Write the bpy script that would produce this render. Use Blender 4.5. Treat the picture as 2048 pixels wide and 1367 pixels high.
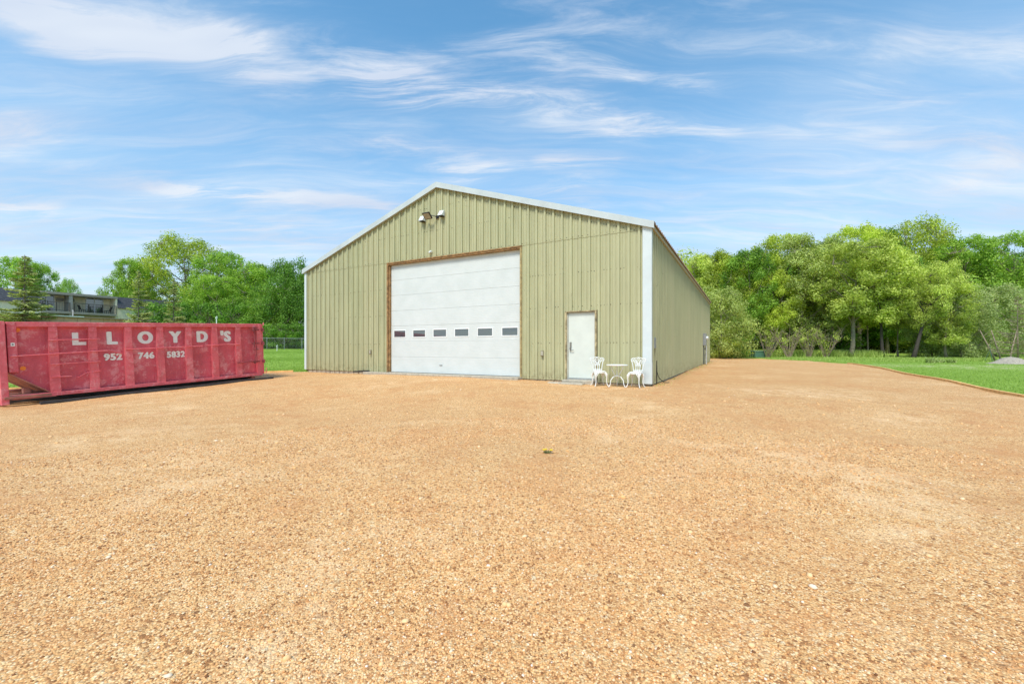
import bpy, math, random
import numpy as np
from mathutils import Vector, Matrix
random.seed(7); RNG = np.random.default_rng(11)
R = math.radians
scene = bpy.context.scene
for o in list(bpy.data.objects): bpy.data.objects.remove(o)
COL = scene.collection

# ------------------------------------------------------------------ camera, world, sun, exposure
CAMZ, F, CX, HY = 1.2, 845.0, 1024.0, 695.0
cd = bpy.data.cameras.new('camera'); cam = bpy.data.objects.new('camera', cd); COL.objects.link(cam)
cam.location = (0, 0, CAMZ); cam.rotation_euler = (R(90), 0, 0)
cd.sensor_width = 36; cd.lens = F/2048*36; cd.shift_y = 11.5/2048
cd.clip_start = .05; cd.clip_end = 4000
scene.camera = cam
scene.view_settings.view_transform = 'Standard'; scene.view_settings.look = 'None'
scene.view_settings.gamma = 1; scene.view_settings.exposure = 0.72
SUN_EL, SUN_AZ = 54, 202           # azimuth measured clockwise from +Y (the sun stands behind the camera)
w = bpy.data.worlds.new('World'); scene.world = w; w.use_nodes = True
NT = w.node_tree; NT.nodes.clear()
class NB:
    """small helper for node graphs"""
    def __init__(s, nt): s.nt = nt
    def n(s, t, **kw):
        x = s.nt.nodes.new(t)
        for k, v in kw.items(): setattr(x, k, v)
        return x
    def put(s, sock, v):
        if isinstance(v, bpy.types.NodeSocket): s.nt.links.new(v, sock)
        elif v is not None: sock.default_value = v
    def m(s, op, a, b=None, c=None, clamp=False):
        x = s.n('ShaderNodeMath', operation=op); x.use_clamp = clamp
        s.put(x.inputs[0], a); s.put(x.inputs[1], b); s.put(x.inputs[2], c)
        return x.outputs[0]
    def vm(s, op, a, b=None, scale=None):
        x = s.n('ShaderNodeVectorMath', operation=op)
        s.put(x.inputs[0], a); s.put(x.inputs[1], b)
        if scale is not None: s.put(x.inputs['Scale'], scale)
        return x.outputs['Value'] if op in ('DOT_PRODUCT', 'LENGTH') else x.outputs[0]
    def mix(s, f, a, b, mode='MIX', clamp=True):
        x = s.n('ShaderNodeMix', data_type='RGBA', blend_type=mode); x.clamp_factor = clamp
        s.put(x.inputs[0], f); s.put(x.inputs[6], a); s.put(x.inputs[7], b)
        return x.outputs[2]
    def ramp(s, f, stops, interp='LINEAR'):
        x = s.n('ShaderNodeValToRGB'); x.color_ramp.interpolation = interp
        e = x.color_ramp.elements
        while len(e) < len(stops): e.new(.5)
        for i, (p, c) in enumerate(stops):
            e[i].position = p; e[i].color = (c, c, c, 1) if isinstance(c, (int, float)) else (*c, 1)
        s.put(x.inputs[0], f); return x.outputs[0]
    def noise(s, v, scale, detail=4, rough=.55, dist=0, dims='3D'):
        x = s.n('ShaderNodeTexNoise'); x.noise_dimensions = dims
        s.put(x.inputs['Vector'], v); s.put(x.inputs['Scale'], scale)
        x.inputs['Detail'].default_value = detail; x.inputs['Roughness'].default_value = rough
        x.inputs['Distortion'].default_value = dist
        return x.outputs['Fac']
    def sstep(s, v, a, b):
        x = s.n('ShaderNodeMapRange', interpolation_type='SMOOTHSTEP')
        s.put(x.inputs[0], v); x.inputs[1].default_value = a; x.inputs[2].default_value = b
        return x.outputs[0]
    def comb(s, a, b, c=0.0):
        x = s.n('ShaderNodeCombineXYZ'); s.put(x.inputs[0], a); s.put(x.inputs[1], b); s.put(x.inputs[2], c)
        return x.outputs[0]

b = NB(NT)
sky = b.n('ShaderNodeTexSky'); sky.sky_type = 'NISHITA'; sky.sun_disc = False
sky.sun_elevation = R(SUN_EL); sky.sun_rotation = R(SUN_AZ)
sky.altitude = 200; sky.air_density = 1.0; sky.dust_density = .6; sky.ozone_density = 2.0
tc = b.n('ShaderNodeTexCoord'); sx = b.n('ShaderNodeSeparateXYZ'); NT.links.new(tc.outputs['Generated'], sx.inputs[0])
E = .10
zz = b.m('ADD', b.m('MAXIMUM', sx.outputs[2], 0.0), E)
q0 = b.comb(b.m('DIVIDE', sx.outputs[0], zz), b.m('DIVIDE', sx.outputs[1], zz))
# wind-blown distortion of the cloud plane
nz = b.n('ShaderNodeTexNoise'); NT.links.new(q0, nz.inputs['Vector']); nz.inputs['Scale'].default_value = 1.1; nz.inputs['Detail'].default_value = 3
q = b.vm('ADD', q0, b.vm('SCALE', b.vm('SUBTRACT', nz.outputs['Color'], (.5, .5, .5)), scale=.30))
def qof(px, py):
    d = Vector(((px-CX)/F, 1, (HY-py)/F)).normalized(); return Vector((d.x/(d.z+E), d.y/(d.z+E)))
# fine streaky fibres along the wind
rot = b.n('ShaderNodeMapping'); NT.links.new(q, rot.inputs[0]); rot.inputs['Rotation'].default_value = (0, 0, R(-14)); rot.inputs['Scale'].default_value = (.55, 2.6, 1)
fib = b.noise(rot.outputs[0], 2.8, 9, .66, .6)
soft = b.noise(q, .9, 5, .55, .2)
def streak(p0, p1, wpx, amp, lo=.34, hi=.72):
    A, B = qof(*p0), qof(*p1); D = B-A; L = D.length; D /= L
    C = qof((p0[0]+p1[0])/2, (p0[1]+p1[1])/2+wpx); N = Vector((-D.y, D.x)); W = abs((C-(A+B)/2).dot(N))+.02
    rel = b.vm('SUBTRACT', q, (A.x, A.y, 0))
    a = b.m('DIVIDE', b.vm('DOT_PRODUCT', rel, (D.x, D.y, 0)), L)
    c = b.m('DIVIDE', b.vm('DOT_PRODUCT', rel, (N.x, N.y, 0)), W)
    g = b.m('EXPONENT', b.m('MULTIPLY', b.m('MULTIPLY', c, c), -1.0))
    e = b.m('MULTIPLY', b.sstep(a, -.18, .12), b.m('SUBTRACT', 1.0, b.sstep(a, .85, 1.2)))
    f = b.sstep(fib, lo, hi)
    return b.m('MULTIPLY', b.m('MULTIPLY', b.m('MULTIPLY', g, e), f), amp)
cl = b.m('MULTIPLY', b.sstep(soft, .40, .76), b.m('SUBTRACT', .62, b.m('MULTIPLY', b.sstep(sx.outputs[2], .15, .55), .42)))
cl = b.m('ADD', cl, b.m('MULTIPLY', b.sstep(fib, .42, .85), .52))
for a_ in [((-60, 20), (560, 120), 60, .95, .08, .7), ((420, 110), (900, 190), 40, .6), ((690, 150), (1250, 255), 30, .85, .3, .7),
           ((280, 378), (800, 414), 10, 1.1, .2, .55), ((690, 295), (1180, 385), 22, .8), ((-60, 230), (90, 290), 75, .75, -.1, .7),
           ((1040, 120), (1420, 200), 22, .55), ((1500, 270), (2150, 330), 85, .62, -.15, .7), ((1750, 80), (2150, 120), 60, .4, -.1, .7),
           ((180, 452), (760, 466), 14, .7), ((-50, 400), (120, 430), 26, .8), ((1080, 318), (1230, 330), 12, .7), ((1300, 450), (1560, 460), 20, .4),
           ((900, 60), (1300, 20), 60, .35), ((1200, 255), (1450, 265), 22, .5)]:
    cl = b.m('ADD', cl, streak(*a_))
horizon = b.m('MULTIPLY', b.m('SUBTRACT', 1.0, b.sstep(sx.outputs[2], 0.0, .74)), .66)
horizon = b.m('MULTIPLY', horizon, b.m('ADD', .6, b.m('MULTIPLY', b.sstep(fib, .25, .75), .6)))
cl = b.m('MAXIMUM', cl, b.m('ADD', horizon, b.m('MULTIPLY', cl, .35)))
cl = b.m('MINIMUM', b.m('MULTIPLY', cl, b.sstep(sx.outputs[2], -.05, .03)), .95)
shade = b.noise(rot.outputs[0], 1.1, 4, .5)
ccol = b.mix(b.sstep(shade, .38, .66), (4.0, 4.55, 5.5, 1), (5.1, 5.5, 6.0, 1))
skyc = b.mix(1.0, sky.outputs[0], b.mix(b.sstep(sx.outputs[2], .02, .45), (.96, 1.12, 1.10, 1), (.80, 1.44, 1.50, 1)), 'MULTIPLY')
fin = b.mix(cl, skyc, ccol)
bg = b.n('ShaderNodeBackground'); bg.inputs[1].default_value = .10
out = b.n('ShaderNodeOutputWorld'); NT.links.new(fin, bg.inputs[0]); NT.links.new(bg.outputs[0], out.inputs[0])
sl = bpy.data.lights.new('sun', 'SUN'); so = bpy.data.objects.new('sun', sl); COL.objects.link(so)
sl.energy = 2.5; sl.angle = R(18); sl.color = (1, .935, .83)
az, el = R(SUN_AZ), R(SUN_EL)
sd = Vector((math.sin(az)*math.cos(el), math.cos(az)*math.cos(el), math.sin(el)))
so.rotation_euler = sd.to_track_quat('Z', 'Y').to_euler(); so.location = (0, -20, 30)

# ------------------------------------------------------------------ helpers
def at(px, Y, z=None): return Vector(((px-CX)/F*Y, Y, 0 if z is None else z))
def mat(name):
    m = bpy.data.materials.new(name); m.use_nodes = True
    nt = m.node_tree; p = nt.nodes['Principled BSDF']; return m, NB(nt), p
def col(c): return (*c, 1)
def simple(name, c, rough=.6, metal=0, var=.12, scale=8, bump=0):
    m, n, p = mat(name)
    t = n.n('ShaderNodeTexCoord'); f = n.noise(t.outputs['Object'], scale, 5, .6)
    d = tuple(x*(1-var*1.6) for x in c); l = tuple(min(1, x*(1+var)) for x in c)
    n.put(p.inputs['Base Color'], n.ramp(f, [(.3, d), (.7, l)]))
    p.inputs['Roughness'].default_value = rough; p.inputs['Metallic'].default_value = metal
    if bump:
        bp = n.n('ShaderNodeBump'); bp.inputs['Strength'].default_value = bump; bp.inputs['Distance'].default_value = .01
        n.put(bp.inputs['Height'], n.noise(t.outputs['Object'], scale*6, 4)); n.put(p.inputs['Normal'], bp.outputs[0])
    return m
def tag(o, label=None, cat=None, group=None, kind=None):
    if label: o['label'] = label
    if cat: o['category'] = cat
    if group: o['group'] = group
    if kind: o['kind'] = kind
    return o
def empty(name, loc=(0, 0, 0), rot=(0, 0, 0), label=None, cat=None, group=None):
    o = bpy.data.objects.new(name, None); COL.objects.link(o); o.location = loc; o.rotation_euler = rot
    o.empty_display_size = .2
    return tag(o, label, cat, group)
def link_mesh(name, verts, faces, mats, parent=None, smooth=False, mi=None):
    me = bpy.data.meshes.new(name); me.from_pydata(verts, [], faces); me.update()
    o = bpy.data.objects.new(name, me); COL.objects.link(o)
    for m in (mats if isinstance(mats, (list, tuple)) else [mats]): me.materials.append(m)
    if mi is not None: me.polygons.foreach_set('material_index', mi)
    if smooth: me.polygons.foreach_set('use_smooth', [True]*len(me.polygons))
    if parent is not None: o.parent = parent
    return o
def np_mesh(name, V, Fq, mat_, parent=None, attr=None, smooth=False):
    """fast mesh from arrays, faces all with the same corner count"""
    me = bpy.data.meshes.new(name); nv, nf, k = len(V), len(Fq), Fq.shape[1]
    me.vertices.add(nv); me.vertices.foreach_set('co', np.ascontiguousarray(V, dtype=np.float32).ravel())
    me.loops.add(nf*k); me.loops.foreach_set('vertex_index', np.ascontiguousarray(Fq, dtype=np.int32).ravel())
    me.polygons.add(nf); me.polygons.foreach_set('loop_start', np.arange(0, nf*k, k, dtype=np.int32))
    me.polygons.foreach_set('loop_total', np.full(nf, k, dtype=np.int32))
    if smooth: me.polygons.foreach_set('use_smooth', np.ones(nf, dtype=bool))
    me.update(calc_edges=True)
    if attr is not None:
        a = me.attributes.new('rnd', 'FLOAT', 'POINT'); a.data.foreach_set('value', np.ascontiguousarray(attr, dtype=np.float32))
    me.materials.append(mat_)
    o = bpy.data.objects.new(name, me); COL.objects.link(o)
    if parent is not None: o.parent = parent
    return o
class MB:
    def __init__(s): s.v = []; s.f = []; s.mi = []; s.cur = 0
    def add(s, vs, fs):
        o = len(s.v); s.v += [tuple(x) for x in vs]; s.f += [tuple(i+o for i in f) for f in fs]; s.mi += [s.cur]*len(fs)
    def box(s, a, b_, c=0.0):
        """box from corner a to corner b_, edges chamfered by c"""
        x0, x1 = sorted((a[0], b_[0])); y0, y1 = sorted((a[1], b_[1])); z0, z1 = sorted((a[2], b_[2]))
        if c <= 0 or min(x1-x0, y1-y0, z1-z0) < 2.2*c:
            vs = [(x0, y0, z0), (x1, y0, z0), (x1, y1, z0), (x0, y1, z0), (x0, y0, z1), (x1, y0, z1), (x1, y1, z1), (x0, y1, z1)]
            s.add(vs, [(0, 3, 2, 1), (4, 5, 6, 7), (0, 1, 5, 4), (1, 2, 6, 5), (2, 3, 7, 6), (3, 0, 4, 7)]); return
        import bmesh
        bm = bmesh.new(); bmesh.ops.create_cube(bm, size=1)
        for v in bm.verts: v.co = Vector(((x0+x1)/2+v.co.x*(x1-x0), (y0+y1)/2+v.co.y*(y1-y0), (z0+z1)/2+v.co.z*(z1-z0)))
        bmesh.ops.bevel(bm, geom=list(bm.edges), offset=c, segments=1, affect='EDGES')
        bm.verts.ensure_lookup_table(); bm.verts.index_update()
        s.add([v.co[:] for v in bm.verts], [[v.index for v in f.verts] for f in bm.faces]); bm.free()
    def obox(s, p, q_, wx, wz, up=(0, 0, 1)):
        """bar of rectangular section from p to q_"""
        p, q_ = Vector(p), Vector(q_); d = (q_-p).normalized(); sd_ = d.cross(Vector(up))
        if sd_.length < 1e-4: sd_ = Vector((1, 0, 0))
        sd_.normalize(); u_ = sd_.cross(d)
        vs = [e+sd_*a*wx/2+u_*c*wz/2 for e in (p, q_) for a, c in ((-1, -1), (1, -1), (1, 1), (-1, 1))]
        s.add(vs, [(0, 1, 2, 3), (7, 6, 5, 4), (0, 4, 5, 1), (1, 5, 6, 2), (2, 6, 7, 3), (3, 7, 4, 0)])
    def tube(s, pts, rs, n=8, caps=True):
        pts = [Vector(p) for p in pts]; k = len(pts)
        if not isinstance(rs, (list, tuple)): rs = [rs]*k
        ref = Vector((0, 0, 1)); vs = []; pu = None
        for i, p in enumerate(pts):
            d = (pts[min(i+1, k-1)]-pts[max(i-1, 0)])
            d = d.normalized() if d.length > 1e-9 else Vector((0, 0, 1))
            if pu is None:
                pu = d.cross(ref if abs(d.z) < .95 else Vector((1, 0, 0))).normalized()
            pu = (pu-d*pu.dot(d)).normalized(); pv = d.cross(pu)
            for j in range(n):
                a = 2*math.pi*j/n; vs.append(p+(pu*math.cos(a)+pv*math.sin(a))*rs[i])
        fs = [(i*n+j, i*n+(j+1) % n, (i+1)*n+(j+1) % n, (i+1)*n+j) for i in range(k-1) for j in range(n)]
        if caps: fs += [tuple(reversed(range(n))), tuple(range((k-1)*n, k*n))]
        s.add(vs, fs)
    def lathe(s, prof, c=(0, 0, 0), n=24):
        vs = [(c[0]+r*math.cos(2*math.pi*j/n), c[1]+r*math.sin(2*math.pi*j/n), c[2]+z) for r, z in prof for j in range(n)]
        fs = [(i*n+j, i*n+(j+1) % n, (i+1)*n+(j+1) % n, (i+1)*n+j) for i in range(len(prof)-1) for j in range(n)]
        s.add(vs, fs)
    def prism(s, poly, y0, y1):
        """polygon given in x,z extruded from y0 to y1"""
        k = len(poly); vs = [(x, y0, z) for x, z in poly]+[(x, y1, z) for x, z in poly]
        s.add(vs, [tuple(range(k)), tuple(reversed(range(k, 2*k)))]+[((i+1) % k, i, i+k, (i+1) % k+k) for i in range(k)])
    def build(s, name, m, parent=None, smooth=False):
        return link_mesh(name, s.v, s.f, m, parent, smooth, s.mi)
def copy_tree(o, parent=None):
    c = o.copy(); COL.objects.link(c); c.parent = parent
    for ch in [x for x in bpy.data.objects if x.parent == o]: copy_tree(ch, c)
    return c

# ------------------------------------------------------------------ terrain height
CP = np.array([(0, 0, -.30), (0, -12, -.40), (-12.5, 11, -.34), (-11, 14, -.20), (-9.8, 16.4, -.06), (-9.7, 19.5, .07), (-7, 16.5, .04), (4, 12.2, .07), (3, 11.9, .035), (2, 12.6, .06),
               (0, 13.6, .13), (-3, 15.3, .15), (-5.5, 16.6, .13), (15.8, 34, .08), (10, 23, .08), (7, 14, .02), (20, 40, .05), (16.9, 17.7, -.02), (12.8, 10.6, -.09), (0, 7, -.12), (-6, 9, -.22),
               (-14, 2, -.42), (8, 4, -.22), (24, 30, .05), (-18, 15, -.34), (-13, 21, .0), (-16, 28, .42), (-20, 38, .78), (-26, 52, 1.05), (-36, 62, .9), (-30, 30, .4), (-50, 40, 1.2), (-60, 60, 1.4),
               (30, 30, .08), (30, 20, .0), (35, 42, .18), (45, 60, .55), (30, 55, .4), (22, 48, .2), (60, 60, .6), (45, 20, 0), (5, 45, .3), (0, 60, .8), (-40, 0, -.4), (40, -20, -.3), (-40, -40, -.4),
               (0, -60, -.4), (0, 140, 1.5), (120, 100, 1.2), (-140, 120, 2.0), (160, 0, 0), (-160, 0, 0), (0, 300, 1.5), (300, 200, 1.5), (-300, 200, 2), (0, -300, 0)])
def H(x, y):
    x = np.asarray(x, float); y = np.asarray(y, float)
    d = (x[..., None]-CP[:, 0])**2+(y[..., None]-CP[:, 1])**2
    w_ = 1/(d+5.0)**2; return (w_*CP[:, 2]).sum(-1)/w_.sum(-1)
def h(x, y): return float(H(x, y))
_LY = [-60, 4, 15.3, 18.6, 20.1, 20.9, 30, 47]; _LX = [-36, -31, -18.2, -13.8, -10.4, -8.6, -3.2, 6]
_RY = [-60, 0, 6, 10.6, 17.7, 24, 29.4, 36, 42, 47]; _RX = [9.0, 9.6, 10.8, 12.95, 17.0, 20.8, 23.6, 25.2, 24.6, 20.5]
def xL(y): return np.interp(y, _LY, _LX)
def xR(y): return np.interp(y, _RY, _RX)+.05*np.sin(np.asarray(y)*.9)
def g_z(x, y): return h(x, y)+.012
EX, EV = Vector((.8771, -.4801, 0)), Vector((.4801, .8771, 0))   # building axes: to its right, and to its back
CN = Vector((.3266*12.4, 12.4, 0))                               # its near right corner

# ------------------------------------------------------------------ ground materials
def mat_gravel():
    m, n, p = mat('tan_gravel')
    t = n.n('ShaderNodeTexCoord'); P = t.outputs['Object']
    wob = n.vm('ADD', P, n.vm('SCALE', n.n('ShaderNodeTexNoise').outputs['Color'], scale=0.0))
    v1 = n.n('ShaderNodeTexVoronoi'); n.put(v1.inputs['Vector'], P); v1.inputs['Scale'].default_value = 92
    v2 = n.n('ShaderNodeTexVoronoi'); n.put(v2.inputs['Vector'], P); v2.inputs['Scale'].default_value = 38
    s1 = n.n('ShaderNodeSeparateColor'); n.put(s1.inputs[0], v1.outputs['Color'])
    s2 = n.n('ShaderNodeSeparateColor'); n.put(s2.inputs[0], v2.outputs['Color'])
    pal = [(0, (0.206, 0.0896, 0.0377)), (.14, (0.453, 0.209, 0.0847)), (.30, (0.762, 0.408, 0.161)), (.6, (0.886, 0.538, 0.235)), (.86, (0.948, 0.648, 0.33)), (1, (0.96, 0.797, 0.518))]
    c1 = n.ramp(s1.outputs[0], pal); c2 = n.ramp(s2.outputs[1], pal)
    pick = n.m('GREATER_THAN', s2.outputs[0], .86)
    c = n.mix(pick, c1, c2)
    edge = n.sstep(v1.outputs['Distance'], .25, .62)
    c = n.mix(n.m('MULTIPLY', edge, .48), c, (0.371, 0.169, 0.0565, 1))
    big = n.noise(P, .32, 6, .62, .4); mid = n.noise(P, 2.3, 6, .7)
    c = n.mix(n.m('MULTIPLY', n.m('MULTIPLY', n.sstep(big, .46, .62), n.sstep(mid, .42, .56)), .5), c, (0.577, 0.269, 0.104, 1))
    c = n.mix(n.m('MULTIPLY', n.m('MULTIPLY', n.sstep(big, .50, .34), n.sstep(mid, .56, .44)), .5), c, (0.886, 0.617, 0.357, 1))
    c = n.mix(n.m('MULTIPLY', n.sstep(mid, .54, .72), .5), c, (0.474, 0.218, 0.0847, 1))
    dark_ = n.noise(P, 4.3, 6, .75); drift = n.noise(P, .9, 6, .7, .8)
    c = n.mix(n.m('MULTIPLY', n.m('MULTIPLY', n.sstep(drift, .50, .66), n.sstep(dark_, .42, .58)), .5), c, (0.567, 0.269, 0.113, 1))
    dark = n.noise(P, 6.5, 4, .6)
    c = n.mix(n.m('MULTIPLY', n.sstep(dark, .64, .74), .5), c, (0.309, 0.169, 0.0753, 1))
    # tyre-raked bands
    mp = n.n('ShaderNodeMapping'); n.put(mp.inputs[0], P); mp.inputs['Rotation'].default_value = (0, 0, R(-20)); mp.inputs['Scale'].default_value = (.12, 1.0, 1)
    band = n.noise(mp.outputs[0], 1.5, 5, .65, .3)
    c = n.mix(n.m('MULTIPLY', n.sstep(band, .52, .70), .30), c, (0.618, 0.289, 0.113, 1))
    # pale packed wheel lanes curving from the lot to the big door
    s3 = n.n('ShaderNodeSeparateXYZ'); n.put(s3.inputs[0], P)
    yy = n.m('SUBTRACT', s3.outputs[1], 3.0)
    cx_ = n.m('ADD', n.m('MULTIPLY', n.m('MULTIPLY', yy, yy), -.012), n.m('ADD', n.m('MULTIPLY', n.noise(P, .25, 2), 1.4), .6))
    for off in (-.85, .85, 2.9, 4.5):
        dx = n.m('DIVIDE', n.m('SUBTRACT', n.m('SUBTRACT', s3.outputs[0], cx_), off), .24)
        lane = n.m('MULTIPLY', n.m('EXPONENT', n.m('MULTIPLY', n.m('MULTIPLY', dx, dx), -1.0)), n.sstep(n.noise(P, 1.3, 5, .7), .42, .60))
        c = n.mix(n.m('MULTIPLY', lane, .30), c, (0.58, 0.315, 0.139, 1))
    n.put(p.inputs['Base Color'], c); p.inputs['Roughness'].default_value = .85; p.inputs['Specular IOR Level'].default_value = .25
    hh = n.m('ADD', n.m('MULTIPLY', n.m('SUBTRACT', 1.0, v1.outputs['Distance']), .009), n.m('MULTIPLY', n.m('MULTIPLY', pick, n.m('SUBTRACT', 1.0, v2.outputs['Distance'])), .012))
    hh = n.m('ADD', hh, n.m('MULTIPLY', mid, .03))
    bp = n.n('ShaderNodeBump'); bp.inputs['Strength'].default_value = .8; bp.inputs['Distance'].default_value = 1.0
    n.put(bp.inputs['Height'], hh); n.put(p.inputs['Normal'], bp.outputs[0])
    return m
def mat_lawn():
    m, n, p = mat('lawn_ground')
    t = n.n('ShaderNodeTexCoord'); P = t.outputs['Object']
    f = n.noise(P, 9, 8, .75); g = n.noise(P, .5, 5, .6)
    c = n.ramp(f, [(.28, (.13, .22, .03)), (.5, (.24, .37, .06)), (.72, (.36, .48, .11))])
    c = n.mix(n.m('MULTIPLY', n.sstep(g, .48, .7), .35), c, (.17, .26, .04, 1))
    # the rough, straw-strewn band between the mown lawn and the wood
    s = n.n('ShaderNodeSeparateXYZ'); n.put(s.inputs[0], P)
    dist = n.m('SUBTRACT', s.outputs[1], n.m('ADD', 26.5, n.m('MULTIPLY', n.m('SUBTRACT', s.outputs[0], 26.0), -.45)))
    dd = n.m('DIVIDE', dist, 3.4); bell = n.m('EXPONENT', n.m('MULTIPLY', n.m('MULTIPLY', dd, dd), -.8))
    bell = n.m('MULTIPLY', bell, n.sstep(s.outputs[0], 18, 22))
    str_ = n.m('MULTIPLY', bell, n.sstep(n.noise(P, 1.1, 6, .7), .47, .62))
    c = n.mix(n.m('MULTIPLY', str_, .85), c, (.56, .49, .32, 1))
    n.put(p.inputs['Base Color'], c); p.inputs['Roughness'].default_value = .9; p.inputs['Specular IOR Level'].default_value = .15
    bp = n.n('ShaderNodeBump'); bp.inputs['Strength'].default_value = .7; bp.inputs['Distance'].default_value = .05
    n.put(bp.inputs['Height'], f); n.put(p.inputs['Normal'], bp.outputs[0])
    return m
M_GRAVEL, M_LAWN = mat_gravel(), mat_lawn()
def mat_leaf(name, dark, light, trans=.42, hue=.0):
    m, n, p = mat(name)
    a = n.n('ShaderNodeAttribute'); a.attribute_name = 'rnd'
    oi = n.n('ShaderNodeObjectInfo'); geo = n.n('ShaderNodeNewGeometry')
    big = n.noise(geo.outputs['Position'], .55, 3, .5)
    f = n.m('ADD', n.m('MULTIPLY', a.outputs['Fac'], .8), n.m('MULTIPLY', big, .42)); f = n.m('ADD', f, n.m('MULTIPLY', n.m('SUBTRACT', oi.outputs['Random'], .5), .22))
    c = n.ramp(f, [(.22, dark), (.88, light)])
    n.put(p.inputs['Base Color'], c); p.inputs['Roughness'].default_value = .6; p.inputs['Specular IOR Level'].default_value = .25
    tr = n.n('ShaderNodeBsdfTranslucent'); n.put(tr.inputs[0], n.mix(1.0, c, (1.25, 1.3, .6, 1), 'MULTIPLY'))
    mx = n.n('ShaderNodeMixShader'); mx.inputs[0].default_value = trans
    n.nt.links.new(p.outputs[0], mx.inputs[1]); n.nt.links.new(tr.outputs[0], mx.inputs[2])
    n.nt.links.new(mx.outputs[0], n.nt.nodes['Material Output'].inputs[0])
    return m
L_OLIVE = mat_leaf('leaf_olive', (0.15, 0.21, 0.02), (0.7, 0.78, 0.2))
L_YG2 = mat_leaf('leaf_fresh', (.16, .23, .02), (.56, .66, .10))
L_SAGE = mat_leaf('leaf_sage', (.14, .19, .03), (.60, .68, .22))
L_YELLOW = mat_leaf('leaf_yellow_green', (0.19, 0.25, 0.02), (0.64, 0.74, 0.11))
L_GREEN = mat_leaf('leaf_green', (0.08, 0.19, 0.018), (0.4, 0.6, 0.09))
L_BRIGHT = mat_leaf('leaf_bright', (0.13, 0.26, 0.02), (0.5, 0.7, 0.12))
L_DEEP = mat_leaf('leaf_deep', (0.04, 0.12, 0.015), (0.26, 0.46, 0.07))
L_PALE = mat_leaf('leaf_pale', (.16, .21, .05), (.56, .64, .28))
L_SPRUCE = mat_leaf('needle_dark', (0.06, 0.09, 0.025), (0.28, 0.35, 0.11), .12)
L_SPRUCE2 = mat_leaf('needle_young', (0.16, 0.2, 0.05), (0.62, 0.66, 0.25), .15)
L_DRY = mat_leaf('needle_dry', (.20, .16, .09), (.42, .38, .24), .15)
L_GRASS = mat_leaf('grass_blade', (0.15, 0.25, 0.03), (0.37, 0.52, 0.11), .3)
L_WEED = mat_leaf('weed_blade', (0.2, 0.32, 0.04), (0.52, 0.62, 0.18), .3)
M_BARK = simple('bark', (.24, .20, .15), .9, var=.3, scale=6, bump=.8)
M_BARKD = simple('bark_dark', (.055, .045, .036), .9, var=.3, scale=6, bump=.8)
M_BARKP = simple('bark_pale', (.33, .25, .18), .9, var=.25, scale=6, bump=.8)

# ------------------------------------------------------------------ ground sheets
def axis(lo, hi, fine_lo, fine_hi, step, grow=1.16):
    a = list(np.arange(fine_lo, fine_hi+1e-6, step)); d = step
    while a[-1] < hi: d *= grow; a.append(a[-1]+d)
    d = step
    while a[0] > lo: d *= grow; a.insert(0, a[0]-d)
    return np.array(a)
gx = axis(-1200, 1200, -40, 55, 1.0); gy = axis(-400, 1800, -10, 70, 1.0)
X, Y = np.meshgrid(gx, gy); Z = np.vstack([H(X[i], Y[i]) for i in range(len(gy))])
# the lawn sheet dips below the gravel lot
inside = (X > xL(Y)+.7) & (X < xR(Y)-.7) & (Y < 45) & (Y > -58); Z = Z-.06*inside
V = np.stack([X.ravel(), Y.ravel(), Z.ravel()], 1); nx, ny = len(gx), len(gy)
I = np.arange(nx*ny).reshape(ny, nx); Fq = np.stack([I[:-1, :-1].ravel(), I[:-1, 1:].ravel(), I[1:, 1:].ravel(), I[1:, :-1].ravel()], 1)
tag(np_mesh('lawn', V, Fq, M_LAWN, smooth=True), kind='structure')
ys = np.concatenate([np.arange(-58, -6, 2), np.arange(-6, 22, .12), np.arange(22, 47.01, .35)]); T = np.linspace(0, 1, 260)
X = xL(ys)[:, None]+(xR(ys)-xL(ys))[:, None]*T[None]; Y = np.repeat(ys[:, None], len(T), 1)
Z = np.vstack([H(X[i], Y[i]) for i in range(len(ys))])+.012
Z += .010*np.sin(X*1.7+1.3*np.sin(Y*.8))*np.sin(Y*2.3+X*.4)+.006*np.sin(X*5.1+Y*1.1)*np.sin(Y*4.3)
V = np.stack([X.ravel(), Y.ravel(), Z.ravel()], 1); I = np.arange(X.size).reshape(X.shape)
Fq = np.stack([I[:-1, :-1].ravel(), I[:-1, 1:].ravel(), I[1:, 1:].ravel(), I[1:, :-1].ravel()], 1)
tag(np_mesh('gravel_lot', V, Fq, M_GRAVEL, smooth=True), kind='structure')

# loose stones lying on the lot
ICO_V = []; t_ = (1+5**.5)/2
for a_, c_ in ((-1, t_), (1, t_), (-1, -t_), (1, -t_)): ICO_V.append((a_, c_, 0))
for a_, c_ in ((-1, t_), (1, t_), (-1, -t_), (1, -t_)): ICO_V.append((0, a_, c_))
for a_, c_ in ((t_, -1), (t_, 1), (-t_, -1), (-t_, 1)): ICO_V.append((a_, 0, c_))
ICO_V = np.array(ICO_V)/math.sqrt(1+t_*t_)
ICO_F = np.array([(0, 11, 5), (0, 5, 1), (0, 1, 7), (0, 7, 10), (0, 10, 11), (1, 5, 9), (5, 11, 4), (11, 10, 2), (10, 7, 6), (7, 1, 8),
                  (3, 9, 4), (3, 4, 2), (3, 2, 6), (3, 6, 8), (3, 8, 9), (4, 9, 5), (2, 4, 11), (6, 2, 10), (8, 6, 7), (9, 8, 1)])
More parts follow.
